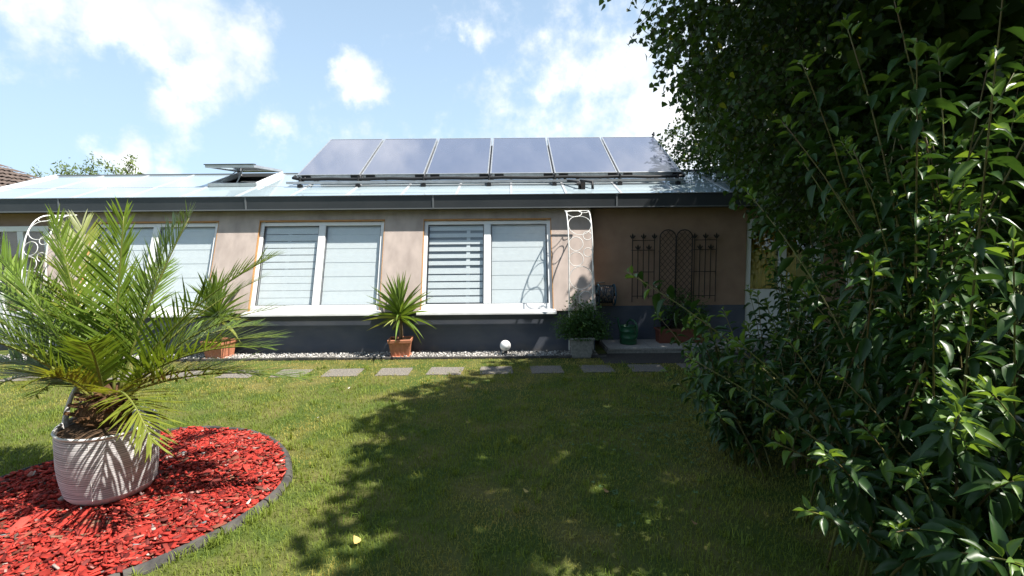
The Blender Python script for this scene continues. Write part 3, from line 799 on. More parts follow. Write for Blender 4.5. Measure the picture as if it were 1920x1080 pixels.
def spear_trellis(label, x0):
    t = thing('spear_trellis', label, 'trellis', (x0, 7.93, .72), None, 'black spear topped wall trellises'); W = .36
    for i, (x, top) in enumerate(((0, 1.06), (W * .5, 1.06), (W, 1.06), (W * .25, .88), (W * .75, .88))):
        b = MB().tube([(x, 0, .0 if i in (0, 2) else .06), (x, 0, top)], .0068, 6).build('bar', 'black_steel', t)
        m = MB(); fleur(m, x, top - .01, 1.05); m.build('finial', 'black_steel', b)
    for z in (.10, .50, .86, 1.02):
        MB().tube([(0, 0, z), (W, 0, z)], .006, 6).build('cross_bar', 'black_steel', t)
    for z in (.5, .86):
        MB().tube([(.0, 0, z), (0, .07, z)], .005, 5).tube([(W, 0, z), (W, .07, z)], .005, 5).build('wall_hook', 'black_steel', t)


def lattice_trellis(label, x0):
    t = thing('lattice_trellis', label, 'trellis', (x0, 7.93, .66), None, 'black round topped lattice trellises'); W = .262; H = 1.12; r = W / 2
    pts = [(0, 0, 0), (0, 0, H * .5), (0, 0, H)] + [(r - r * math.cos(a), 0, H + r * math.sin(a)) for a in np.linspace(.2, math.pi - .2, 11)] + [(W, 0, H), (W, 0, H * .5), (W, 0, 0)]
    MB().tube(pts, .009, 7).build('hoop', 'black_steel', t, smooth=True)

    def inside(x, z):
        return 0 <= x <= W and z >= .02 and (z <= H or (x - r) ** 2 + (z - H) ** 2 <= r * r)
    for sgn in (1, -1):
        for k in range(-3, 20):
            P = [(u * W / 40, k * .105 + sgn * (u * W / 40) * 1.15) for u in range(41)]; P = [p for p in P if inside(*p)]
            if len(P) > 4:
                MB().tube([(P[0][0], .004 * sgn, P[0][1]), (P[-1][0], .004 * sgn, P[-1][1])], .0038, 5).build('wire', 'black_steel', t)
    MB().tube([(0, 0, .9), (0, .07, .9)], .005, 5).tube([(W, 0, .9), (W, .07, .9)], .005, 5).build('wall_hook', 'black_steel', t)


spear_trellis('black iron trellis with spear finials, left of the round topped pair', 1.99)
spear_trellis('black iron trellis with spear finials, between the round topped pair and the door', 3.01)
lattice_trellis('left one of two black round topped lattice trellises on brown wall', 2.44)
lattice_trellis('right one of two black round topped lattice trellises on brown wall', 2.712)

# ------------------------------------------------------------------ hose reel, watering can, globe lamp
t = thing('hose_reel', 'dark wall mounted hose reel beside the white arch trellis', 'hose reel', (1.53, 7.80, .86))
for x in (-.13, .13):
    MB().tube([(x, .17 * math.cos(a), .17 * math.sin(a)) for a in np.linspace(0, 2 * math.pi, 25)[:-1]], .012, 7, closed=True).build('flange', 'reel_blue', t, smooth=True)
    m = MB()
    for k in range(5):
        a = k * 2 * math.pi / 5 + .3; m.tube([(x, 0, 0), (x, .165 * math.cos(a), .165 * math.sin(a))], .009, 5)
    m.build('spoke', 'reel_blue', t)
MB().tube([(-.16, 0, 0), (.17, 0, 0)], .022, 10).build('axle', 'black_rubber', t)
m = MB(); pts = []
for i in range(14 * 16):
    a = i / 16 * 2 * math.pi; q = i / 16; x = -.105 + .21 * (q % 7) / 6.99 if (int(q / 7) % 2 == 0) else .105 - .21 * (q % 7) / 6.99; r = .095 + .028 * int(q / 7); pts.append((x, r * math.cos(a), r * math.sin(a)))
m.tube(pts, .0145, 7).build('hose', 'hose', t, smooth=True)
MB().tube([(-.15, .0, .13), (-.15, .0, .20), (-.02, -.02, .205)], .010, 6).build('crank', 'black_rubber', t)
MB().box(-.15, .15, .165, .20, -.14, .14).build('wall_plate', 'reel_blue', t)

t = thing('watering_can', 'dark green plastic watering can on the terrace', 'watering can', (1.86, 7.62, .085))
MB().lathe([(.115, 0), (.130, .004), (.134, .02), (.134, .095), (.139, .10), (.139, .112), (.132, .118), (.128, .20), (.133, .205), (.133, .215), (.126, .22), (.122, .285), (.127, .295), (.117, .295), (.112, .26)], 28).build('body', 'green_plastic', t, smooth=True)
MB().tube([(-.03 + .0, 0, .285), (-.02, 0, .35), (.04, 0, .395), (.12, 0, .38), (.175, 0, .31), (.185, 0, .22), (.165, 0, .13), (.125, 0, .08)], .0145, 8).build('handle', 'green_plastic', t, smooth=True)
MB().tube([(-.11, .02, .06), (-.2, .05, .15), (-.30, .10, .30), (-.34, .12, .37)], [.035, .024, .018, .016], 10).build('spout', 'green_plastic', t, smooth=True)
t.rotation_euler.z = R(-55)

t = thing('globe_lamp', 'white globe garden lamp standing on the pebble strip', 'lamp', (-.11, 7.20, .01))
MB().lathe([(.055, 0), (.055, .012), (.032, .02), (.030, .055), (.042, .06), (.042, .07)], 20).build('lamp_foot', 'steel_dark', t, smooth=True)
MB().lathe([(.083 * math.sin(a), .145 - .083 * math.cos(a)) for a in np.linspace(.35, math.pi - .02, 22)], 36).build('globe', 'lamp_globe', t, smooth=True)

# ------------------------------------------------------------------ flower pots and yuccas


def rect_pot(label, loc, rz=0, s=1.0):
    t = thing('flower_pot', label, 'flower pot', loc, (0, 0, rz), 'square terracotta pots'); b, h, tp = .130 * s, .27 * s, .165 * s

    def ring(w, z, n=9):
        P = []
        for i in range(4):
            a = (i * math.pi / 2) + math.pi / 4; a2 = a + math.pi / 2
            for k in range(n):
                u = k / n; p = Vector((math.cos(a), math.sin(a))) * (1 - u) + Vector((math.cos(a2), math.sin(a2))) * u
                q = 1.0 - .03 * (k % 2); P.append((p.x * w * 1.414 * q, p.y * w * 1.414 * q, z))
        return P
    rows = [ring(b, 0), ring(b * 1.01, .02), ring(b + (tp - b) * .80, h * .8)]; n = len(rows[0]); m = MB(); v = [p for r_ in rows for p in r_]
    m.add(v, [(i * n + j, i * n + (j + 1) % n, (i + 1) * n + (j + 1) % n, (i + 1) * n + j) for i in range(len(rows) - 1) for j in range(n)] + [tuple(range(n))[::-1]])
    m.build('pot_body', 'terracotta', t)
    m = MB(); o = tp
    sq = lambda w, z: [(-w, -w, z), (w, -w, z), (w, w, z), (-w, w, z)]
    rr = [sq(o * .97, h * .78), sq(o * 1.04, h * .80), sq(o * 1.07, h * .97), sq(o * 1.05, h), sq(o * .93, h), sq(o * .90, h * .85)]
    m.add([p for r_ in rr for p in r_], [(i * 4 + j, i * 4 + (j + 1) % 4, (i + 1) * 4 + (j + 1) % 4, (i + 1) * 4 + j) for i in range(5) for j in range(4)]).build('pot_rim', 'terracotta', t, bevel=.006)
    MB().box(-o * .9, o * .9, -o * .9, o * .9, h * .80, h * .9).build('soil', 'soil', t)
    MB().box(-b * 1.25, b * 1.25, -b * 1.25, b * 1.25, -.002, .018).build('saucer', 'terracotta', t, bevel=.008)
    return t


def sword_mesh(name, m, bend):
    n = 7; V = []
    for i in range(n):
        u = i / (n - 1); w = .5 * (math.sin(math.pi * min(1, u * .85 + .12)) ** .6) * (1 - u ** 3) + (.001); z = -bend * u * u
        x = u * (1 - .25 * bend * u)
        V += [(x, -w, z + .12 * w), (x, 0, z), (x, w, z + .12 * w)]
    Fs = [(i * 3 + j, (i + 1) * 3 + j, (i + 1) * 3 + j + 1, i * 3 + j + 1) for i in range(n - 1) for j in range(2)]
    me = MB().add(V, Fs).mesh(name, m, True); return me


SW = [sword_mesh('yucca_leaf', 'yucca_leaf', b) for b in (.0, .10, .28)] + [sword_mesh('yucca_leaf', 'yucca_leaf_pale', .15)]


def yucca(label, loc, n, zc, L0, seed):
    r = random.Random(seed); t = thing('yucca', label, 'yucca', loc, None, 'potted yuccas by the house wall')
    MB().tube([(0, 0, -.03), (.008, 0, .12), (0, .01, zc + .02), (.0, 0, zc + .22)], [.035, .03, .03, .02], 9).build('stem', 'bark_yucca', t, smooth=True)
    for i in range(n):
        u = i / n; el = R(-30 + 118 * u ** .62 + r.uniform(-8, 8)); az = i * 2.39996 + r.uniform(-.2, .2); L = L0 * r.uniform(.85, 1.12) * (1.0 - .18 * abs(u - .6)); w = .036 * r.uniform(.85, 1.2)
        k = 3 if (u < .18 and r.random() < .5) else (2 if u < .30 else (1 if u < .7 else 0))
        o = obj('leaf', SW[k], t, (.015 * math.cos(az), .015 * math.sin(az), zc + .20 * u))
        d = Vector((math.cos(az) * math.cos(el), math.sin(az) * math.cos(el), math.sin(el))); z = Vector((-math.cos(az) * math.sin(el), -math.sin(az) * math.sin(el), math.cos(el))); y = z.cross(d)
        mt = Matrix((d, y, z)).transposed().to_4x4(); o.matrix_basis = Matrix.Translation(o.location) @ mt @ Matrix.Diagonal((L, w, L, 1))


rect_pot('square terracotta pot with the yucca, between the two right windows', (-1.70, 7.22, .012), R(6))
yucca('spiky yucca in a terracotta pot, between the two right windows', (-1.70, 7.22, .25), 84, .30, .58, 3)
rect_pot('square terracotta pot behind the right palm fronds', (-4.45, 7.20, .012), R(-8))
yucca('spiky yucca in a terracotta pot, half hidden behind the right palm fronds', (-4.45, 7.20, .25), 74, .32, .60, 4)

# ------------------------------------------------------------------ planter with the bushy climber under the arch
t = thing('stone_planter', 'pale stone coloured planter under the bushy climber', 'planter', (1.02, 7.10, .0))
m = MB(); rr = [(.13, .13, 0), (.14, .14, .03), (.165, .165, .27), (.18, .18, .275), (.18, .18, .31), (.155, .155, .31), (.15, .15, .26)]
m.add([(sx * a, sy * b, z) for a, b, z in rr for sx, sy in ((-1, -1), (1, -1), (1, 1), (-1, 1))], [(i * 4 + j, i * 4 + (j + 1) % 4, (i + 1) * 4 + (j + 1) % 4, (i + 1) * 4 + j) for i in range(len(rr) - 1) for j in range(4)] + [(0, 3, 2, 1)]).build('planter_body', 'concrete', t, bevel=.006)
MB().box(-.15, .15, -.15, .15, .24, .275).build('soil', 'soil', t)

LEAF2 = ([(0, 0, 0), (.35, -.5, .06), (1, 0, -.06), (.35, .5, .06)], [(0, 1, 2), (0, 2, 3)])
HEART = ([(0, 0, 0), (.18, -.46, .05), (.48, -.36, .03), (1, 0, -.08), (.48, .36, .03), (.18, .46, .05)], [(0, 1, 2), (0, 2, 3), (0, 3, 4), (0, 4, 5)])


def leafy_bush(name, label, cat, loc, blobs, n, L, wr, material, stems, seed, tint=None, tmpl=LEAF2, droop=.2):
    """bush: leaves spread through the volume of several blobs (x, y, z, rx, ry, rz), with stems reaching into them"""
    r = np.random.default_rng(seed); t = thing(name, label, cat, loc)
    B = np.array(blobs, float); wts = B[:, 3] * B[:, 4] * B[:, 5]; k = r.choice(len(B), n, p=wts / wts.sum())
    d = unit(r.normal(0, 1, (n, 3))); rad = r.random(n) ** .55
    P = B[k, :3] + d * rad[:, None] * B[k, 3:] * (1 + .25 * r.normal(0, 1, n))[:, None]
    P[:, 2] = np.maximum(P[:, 2], .03)
    dr = unit(d + r.normal(0, .7, (n, 3)) - np.array([0, 0, droop])); up = np.tile([0, 0, 1.], (n, 1)) + r.normal(0, .6, (n, 3))
    X, Y, Z = frames(dr, up); s = (L * r.uniform(.6, 1.3, n))[:, None]
    T = None if tint is None else np.ones((n, 3)) * r.uniform(.6, 1.4, n)[:, None]
    o = obj('foliage', scatter('foliage', tmpl[0], tmpl[1], P, X * s, Y * s * wr, Z * s, material, T), t); o['kind'] = 'stuff'
    m = MB(); rd = random.Random(seed)
    for i in range(stems):
        b = rd.choice(blobs); e = Vector(b[:3]) + Vector((rd.uniform(-.8, .8) * b[3], rd.uniform(-.8, .8) * b[4], rd.uniform(-.2, .9) * b[5])); a = Vector((rd.uniform(-.05, .05), rd.uniform(-.05, .05), 0))
        m.tube([a, (a + e) * .5 + Vector((0, 0, .08)), e], [.006, .004, .002], 5)
    m.build('stems', 'twig', t)
    return t


leafy_bush('climbing_bush', 'bushy fine leaved green climber spilling over the pale planter', 'bush', (1.02, 7.08, .27),
           [(0, 0, .30, .26, .22, .20), (-.16, -.02, .22, .24, .2, .17), (.18, 0, .22, .26, .2, .2), (.1, -.02, .46, .2, .16, .12), (-.2, -.05, .10, .2, .15, .13), (.28, 0, .08, .18, .16, .16), (0, -.1, .1, .2, .12, .2), (-.1, .02, .6, .1, .08, .12)], 5200, .042, .42, 'fern_leaf', 26, 11)

# trough with climbing plants under the black trellises
t = thing('plant_trough', 'long brown plastic trough below the round topped trellises', 'planter', (2.72, 7.72, .085))
MB().prism([(-.10, 0), (.10, 0), (.13, .20), (-.13, .20)], -.36, .36).build('trough_body', 'brown_plastic', t, bevel=.008)
MB().box(-.385, .385, -.145, .145, .2005, .225).build('trough_rim', 'brown_plastic', t, bevel=.006)
MB().box(-.35, .35, -.115, .115, .2255, .235).build('soil', 'soil', t)
t = thing('glazed_pot', 'glossy black pot standing in the brown trough', 'flower pot', (2.50, 7.71, .32))
MB().lathe([(.06, 0), (.085, .01), (.10, .09), (.095, .15), (.10, .16), (.085, .16), (.08, .12)], 24).build('pot_body', 'black_glaze', t, smooth=True)
leafy_bush('climbing_plant', 'thin leafy climber growing up the round topped trellises', 'plant', (2.72, 7.74, .31),
           [(-.12, .0, .25, .20, .12, .22), (.15, 0, .28, .2, .12, .24), (-.3, .02, .2, .14, .1, .2), (.36, .02, .22, .14, .1, .26), (0, .06, .5, .26, .06, .16)], 1500, .045, .45, 'fern_leaf', 20, 12)

# things on the inner side of the left window
t = thing('toiletry_bottle', 'teal and navy bottle behind the left window', 'bottle', (-5.72, 7.70, .86))
MB().lathe([(.05, 0), (.055, .02), (.055, .20), (.03, .23)], 16).build('bottle_body', 'navy_item', t, smooth=True)
MB().lathe([(.056, .21), (.056, .36), (.03, .38)], 16).build('bottle_top', 'teal_item', t, smooth=True)
m = MB(); n = 36; vs = []
for i in range(n + 1):
    vs += [(i / n * .52, .03 * math.sin(i * 1.3), 0), (i / n * .52, .03 * math.sin(i * 1.3), 1.75)]
m.add(vs, [(2 * i, 2 * i + 2, 2 * i + 3, 2 * i + 1) for i in range(n)])
tag(m.build('curtain', 'curtain', None, (4.00, 8.24, .2), smooth=True), 'ochre curtain behind the left pane of the right hand door', 'curtain')
m = MB(); m.add([(x * .5, y, z) for x, y, z in vs], [(2 * i, 2 * i + 2, 2 * i + 3, 2 * i + 1) for i in range(n)])
tag(m.build('curtain', 'curtain', None, (4.62, 8.24, .2), smooth=True), 'narrow ochre curtain behind the right pane of the right hand door', 'curtain')

# ------------------------------------------------------------------ the palm in its striped bag
PX, PY = -2.64, 3.05
t = thing('planter_bag', 'large striped grey white fabric planter bag holding the palm', 'planter', (PX, PY, .03))


def bag():
    seg = 72; prof = [(.10, .0), (.165, .004), (.205, .02), (.228, .05)]
    n = 60
    for i in range(n):
        u = i / (n - 1); r = .236 + .022 * math.sin(u * math.pi * .85) + .012 * u; prof.append((r + (.0016 if i % 2 else -.0016), .065 + .405 * u))
    V = []; T = []
    for k, (r, z) in enumerate(prof):
        for j in range(seg):
            a = 2 * math.pi * j / seg
            q = 1 + .022 * math.sin(3 * a + 1.2) * (z / .45) + .012 * math.sin(5 * a + z * 9) + .006 * math.sin(9 * a + z * 22)
            wob = .0022 * math.sin(a * 4 + k * .35) + .0012 * math.sin(a * 11 + k * .8)
            sag = .022 * (z / .45) * math.cos(a - 2.4)
            V.append((r * q * math.cos(a), r * q * math.sin(a), z + wob * (z > .05) + sag))
            v = (.40 + .22 * math.sin(a * 3 + k * 2.3) * math.sin(k * 5.1)) if (k % 2 == 0 and k > 4) else 1.0
            v *= .92 + .14 * math.sin(a * 2 + k * 1.3) * math.sin(k * 2.7 + a); v = max(.2, min(1.12, v)); T.append((v, v, v * 1.02))
    Fs = [(i * seg + j, i * seg + (j + 1) % seg, (i + 1) * seg + (j + 1) % seg, (i + 1) * seg + j) for i in range(len(prof) - 1) for j in range(seg)]
    obj('bag_body', np_mesh('bag_body', V, Fs, 'bag', np.array(T), True), t)
    top = V[-seg:]; m = MB(); m.tube([Vector(p) + Vector((0, 0, .004)) for p in top], .0085, 7, closed=True); m.build('bag_rim', 'bag_rim', t, smooth=True)
    m = MB().lathe([(.0, .488), (.10, .485), (.2, .468), (.25, .452)], 36, cap=False)
    m.v = [(x, y, z + .008 * math.sin(x * 40) * math.cos(y * 37)) for x, y, z in m.v]
    m.build('soil', 'soil', t, smooth=True)
    MB().box(-.001, .001, -.0015, .0015, .07, .42).build('seam', 'bag_rim', t, (.258 * math.cos(-1.25), .258 * math.sin(-1.25), 0))
    # two handles of the same cloth, standing up
    for a0, tip in ((3.05, .25), (-.12, .12)):
        rows = []
        for i in range(13):
            u = i / 12; a = a0 + (u - .5) * .62; h = tip * math.sin(math.pi * u) ** .75; r = .258 - .05 * math.sin(math.pi * u)
            p = Vector((r * math.cos(a), r * math.sin(a), .455 + h)); nrm = Vector((math.cos(a), math.sin(a), .25)).normalized()
            dn = .052 * (1 - .4 * math.sin(math.pi * u)); tg = Vector((-math.sin(a), math.cos(a), 0))
            inner = Vector((r * math.cos(a0), r * math.sin(a0), .43)); w = (inner - p).normalized() * dn
            rows.append([p + nrm * .006, p - nrm * .006, p + w - nrm * .006, p + w + nrm * .006])
        m = MB(); m.add([q for r_ in rows for q in r_], [(i * 4 + j, i * 4 + (j + 1) % 4, (i + 1) * 4 + (j + 1) % 4, (i + 1) * 4 + j) for i in range(12) for j in range(4)]); m.build('bag_handle', 'bag_rim', t, smooth=True)


bag()
palm = thing('potted_palm', 'bushy feather palm with long arching fronds in the striped bag', 'palm', (PX, PY, .485)); PB = Vector((PX, PY, .485))


def palm_trunk():
    m = MB().lathe([(.10, -.02), (.125, .03), (.135, .10), (.12, .17), (.08, .24), (.03, .29)], 18)
    m.v = [(x * (1 + .12 * math.sin(7 * z * 30 + x * 50)), y * (1 + .12 * math.cos(z * 190 + y * 60)), z) for x, y, z in m.v]; m.build('trunk', 'palm_trunk', palm)
    for i in range(46):                                 # cut leaf bases
        a = i * 2.4; z = .02 + .19 * i / 46; r = .12 - .03 * i / 46; el = R(random.uniform(10, 50)); L = random.uniform(.06, .13)
        d = Vector((math.cos(a) * math.cos(el), math.sin(a) * math.cos(el), math.sin(el))); p = Vector((r * math.cos(a) * .8, r * math.sin(a) * .8, z)); s = Vector((-math.sin(a), math.cos(a), 0)); n_ = d.cross(s)
        w0, w1 = .030, .012; k0 = [p - s * w0, p + s * w0, p + d * L + s * w1, p + d * L - s * w1]
        MB().add([q + n_ * .007 for q in k0] + [q - n_ * .007 for q in k0], [(0, 1, 2, 3), (7, 6, 5, 4), (0, 4, 5, 1), (1, 5, 6, 2), (2, 6, 7, 3), (3, 7, 4, 0)]).build('leaf_base', 'palm_boot', palm)
    m = MB()
    for i in range(90):                                 # loose fibres
        a = random.uniform(0, 6.28); p = Vector((.1 * math.cos(a), .1 * math.sin(a), random.uniform(.02, .2))); q = p + Vector((math.cos(a) * random.uniform(.03, .1), math.sin(a) * random.uniform(.03, .1), random.uniform(-.08, .05))); m.tube([p, (p + q) / 2 + Vector((0, 0, .015)), q], .0016, 3)
    o = m.build('fibre', 'palm_boot', palm); o['kind'] = 'stuff'


palm_trunk()


def frond(tip, arch, material, seed, lmax=.30, nl=58, vee=.5, twist=0.0):
    """one feather leaf: an arching stalk with two rows of narrow leaflets"""
    r = np.random.default_rng(seed); tip = Vector(tip) - PB; az = math.atan2(tip.y, tip.x)
    a = Vector((.06 * math.cos(az), .06 * math.sin(az), .18)); span = (tip - a).length
    c = (a + tip) * .5 + Vector((0, 0, arch * span)); c = c.lerp(a + Vector((0, 0, 1)) * span * .5, .10)
    C = bez(a, c, tip, 40); tang = unit(np.gradient(C, axis=0)); up = np.tile([0, 0, 1.], (40, 1)); side = np.cross(tang, up)
    bad = np.linalg.norm(side, axis=1) < .25; side = np.where(bad[:, None], np.array([math.sin(az), -math.cos(az), 0]), side); side = unit(side); nrm = np.cross(side, tang)
    if twist:
        cs, sn = math.cos(twist), math.sin(twist); side, nrm = side * cs + nrm * sn, nrm * cs - side * sn
    V = []; Fs = []; T = []
    tl = np.linspace(.13, .995, nl)
    for sg in (-1, 1):
        for u in tl:
            u2 = min(.999, max(0, u + r.normal(0, .004))); k = u2 * 39; i = int(k); f = k - i; i2 = min(i + 1, 39)
            p = C[i] * (1 - f) + C[i2] * f; tg = tang[i]; sd = side[i] * sg; nm = nrm[i]
            L = lmax * (.32 + .68 * min(1, (u / .30))) * (1 - .62 * max(0, (u - .45) / .55) ** 1.3) * r.uniform(.86, 1.1) * min(1.15, span / 1.0)
            spread = R(58 - 34 * u + r.normal(0, 5)); lift = vee + r.normal(0, .12) + (.3 if int(u * 200) % 3 == 0 else 0) * .5
            d = tg * math.cos(spread) + (sd * math.cos(lift) + nm * math.sin(lift)) * math.sin(spread); d /= np.linalg.norm(d)
            w = .0072 * (1 - .2 * u) * r.uniform(.85, 1.2); ac = np.cross(d, nm); ac /= max(np.linalg.norm(ac), 1e-6)
            sag = -.10 * L * r.uniform(.2, 1.6)
            b = len(V); tt = r.uniform(.72, 1.28); g = np.array([0, 0, 1.])
            for q, (uu, ww) in enumerate(((0, .45), (.30, 1.0), (.68, .78))):
                pc = p + d * (L * uu) + g * sag * uu * uu; V += [pc - ac * w * ww, pc + ac * w * ww]
            V.append(p + d * L + g * sag)
            T += [(tt, tt, tt)] * 7
            Fs += [(b, b + 1, b + 3), (b, b + 3, b + 2), (b + 2, b + 3, b + 5), (b + 2, b + 5, b + 4), (b + 4, b + 5, b + 6)]
    o = obj('frond', np_mesh('frond', V, Fs, material, np.array(T)), palm)
    m = MB(); rr = [.009 * (1 - .85 * i / 39) + .001 for i in range(0, 40, 3)]; m.tube([C[i] for i in range(0, 40, 3)], rr, 6); m.build('rachis', 'palm_stalk', o, smooth=True)


G_, Y_ = 'palm_leaf', 'palm_leaf_yellow'
FR = [((-2.13, 3.20, 1.83), .07, G_), ((-2.38, 3.42, 1.80), .05, G_), ((-2.40, 3.00, 1.83), .06, G_), ((-3.11, 3.50, 1.80), .05, Y_), ((-3.24, 2.90, 1.76), .14, G_), ((-3.61, 3.20, 1.60), .18, G_), ((-1.56, 3.10, 1.56), .13, G_),
      ((-1.73, 3.45, 1.19), .20, G_), ((-1.52, 2.90, 1.02), .17, G_), ((-1.36, 3.00, .80), .11, G_), ((-1.98, 2.56, .56), .36, Y_), ((-2.62, 2.52, .90), .36, Y_), ((-3.35, 2.90, 1.16), .24, G_), ((-3.57, 3.10, .86), .26, G_),
      ((-3.70, 3.30, .64), .24, G_), ((-3.80, 3.65, 1.26), .20, G_), ((-2.95, 4.10, 1.50), .14, G_), ((-2.05, 3.90, 1.0), .24, G_), ((-1.85, 3.50, 1.40), .14, G_),
      ((-3.05, 2.45, 1.22), .25, G_), ((-3.26, 2.60, 1.45), .2, G_), ((-2.87, 3.05, 1.80), .04, G_), ((-1.78, 3.25, .76), .22, G_), ((-3.68, 3.75, .62), .24, G_), ((-2.30, 2.55, 1.12), .28, G_), ((-3.55, 3.50, .55), .22, G_), ((-1.62, 3.25, 1.02), .2, G_)]
for i, (tp, ar, m_) in enumerate(FR):
    frond(tp, ar, m_, 100 + i, lmax=.33 if m_ == G_ else (.50 if i == 10 else .38), nl=56 if i not in (10, 11) else 44, vee=.45 if i < 4 else .34)

# ------------------------------------------------------------------ the birch over the right half of the garden
birch = thing('birch_tree', 'large dark birch hanging over the right side of the garden', 'tree', (4.6, 5.4, 0)); BO = np.array([4.6, 5.4, 0])


def crown_edge(y, z):
    """least x of the crown at depth y and height z"""
    e = .98 + np.clip(3.55 - z, 0, 3) * .66 + np.clip(y - 3.9, 0, 6) * .66 - np.clip(y - 7.3, 0, 3) * .68
    return e + np.clip(z - 3.8, 0, 4) * .58 + np.clip(3.3 - y, 0, 3) * .20


def birch_crown():
    r = np.random.default_rng(31)
    mb = MB(); mb.tube([(0, 0, -.05), (.05, 0, 1.5), (0, .05, 3.5), (-.1, 0, 5.5), (-.05, -.1, 7.5)], [.20, .16, .13, .09, .03], 12).build('trunk', 'birch_bark', birch, smooth=True)
    lm = MB(); ends = []
    for i in range(26):
        z0 = 1.9 + 5 * i / 26; a = i * 2.4; L = 3.4 - 1.7 * i / 26; e = np.array([math.cos(a) * L, math.sin(a) * L, z0 + 1.6]); ex = crown_edge(BO[1] + e[1], e[2]) + .5 - BO[0]; e = e * min(1, ex / e[0]) if e[0] < 0 else e; e[2] = z0 + 1.3; ends.append(e)
        lm.tube([(0, 0, z0), tuple(e * [.5, .5, 0] + [0, 0, z0 + 1.2]), tuple(e)], [.055, .03, .01], 6)
    lm.build('limbs', 'twig', birch)
    # hanging twigs; each carries leaves
    pts = []; N0 = 90000
    x, y, z = r.uniform(.8, 8.0, N0), r.uniform(-2.5, 10.0, N0), r.uniform(2.1, 7.2, N0)
    wob = .42 * (vnoise(y, z, 1.6, 41) - .5) + .26 * (vnoise(y, z, 5, 42) - .5); e = x - crown_edge(y, z) - wob
    ok = (((x - 4.6) / 4.1) ** 2 + ((y - 4.0) / 6.2) ** 2 + ((z - 4.2) / 3.4) ** 2 < 1.15) & (e > 0) & ~((y < 3.5) & (z < 3.8))
    ok &= (e > .45) | (r.random(N0) < .42)
    hid = (z > 4.4) | (e > 1.5) | (y < 3.3)  # hidden crown, widened and given oversized leaves to block more light
    for hx, hy, hz, hr in ((1.70, 1.75, 1.4, .42), (1.45, 1.55, .85, .36), (2.1, 2.0, 1.9, .3)):   # gaps that let the sun reach the shrub
        k_ = (z - hz) / SUN.z; gx, gy = hx + SUN.x * k_, hy + SUN.y * k_; ok &= ~((np.hypot(x - gx, y - gy) < hr + .25) & (r.random(N0) < .93))
    vis = np.where(ok & ~hid)[0][:3100]; hd = np.where(ok & hid)[0][:7600]
    pts = [(x[i], y[i], z[i], e[i]) for i in np.r_[vis, hd]]
    P = []; D = []; S = []; tw = MB(); TI = []
    for x, y, z, e in pts:
        L = r.uniform(.35, .95); n = int(L / .033); out = -1 if x < 4.6 else 1
        d0 = np.array([out * r.uniform(.1, .8) * (1 if e < 1 else .6), r.uniform(-.5, .5), r.uniform(-.5, .3)]); d0 /= np.linalg.norm(d0); p = np.array([x, y, z]); d = d0.copy(); line = [p.copy()]
        # keep the tips outside the free window in front of the windows
        hidden = z > 4.4 or e > 1.5 or y < 3.3
        for i in range(n):
            d = d + np.array([0, 0, -.055]); d /= np.linalg.norm(d); p = p + d * .033
            if p[1] < 3.5 and p[2] < 3.7:
                break
            if p[0] < crown_edge(p[1], p[2]) - .30:
                break
            if p[2] < 1.15:
                break
            line.append(p.copy())
            if hidden and i % 2:
                continue
            a = r.uniform(0, 6.28); ld = np.array([math.cos(a) * .75, math.sin(a) * .75, -r.uniform(.3, 1.2)])
            P.append(p + r.normal(0, .014, 3)); D.append(ld); S.append((.145 if hidden else .056) * r.uniform(.65, 1.2)); TI.append(r.uniform(.65, 1.35))
        if len(line) > 3 and not hidden:
            tw.tube([tuple(q - BO) for q in line[::4]], .0022, 3, cap=False)
    P = np.array(P) - BO; D = np.array(D); n = len(P); S = np.array(S)[:, None]
    X, Y, Z = frames(D, r.normal(0, 1, (n, 3)) + [0, 0, .6])
    T = np.ones((n, 3)) * np.array(TI)[:, None]; yl = r.random(n) < .012; T[yl] *= np.array([4.2, 2.3, 1.0])
    o = obj('crown', scatter('crown', HEART[0], HEART[1], P, X * S, Y * S * .95, Z * S, 'birch_leaf', T), birch)
    tw.build('twigs', 'twig', birch)['kind'] = 'stuff'
    print('birch leaves', n)


birch_crown()

# ------------------------------------------------------------------ the tall shrub at the right, shoot by shoot


def blade(name, m, droop, fold):
    st = [(0, .0), (.10, .03), (.24, .32), (.45, .5), (.66, .42), (.84, .22), (1, 0)]; V = []; Fs = []
    for u, w in st:
        z = -droop * u * u; V += [(u, -w, z + fold * w), (u, 0, z), (u, w, z + fold * w)]
    for i in range(len(st) - 1):
        Fs += [(i * 3, i * 3 + 3, i * 3 + 4, i * 3 + 1), (i * 3 + 1, i * 3 + 4, i * 3 + 5, i * 3 + 2)]
    me = MB().add(V, Fs).mesh(name, m, True); return V, Fs, me


BL = [blade('leaf', 'shrub_leaf', dr, .35) for dr in (.10, .30, .55)] + [blade('leaf', 'shrub_leaf_young', dr, .45) for dr in (.05, .25)]
CAM = np.array([0, 0, 1.6])


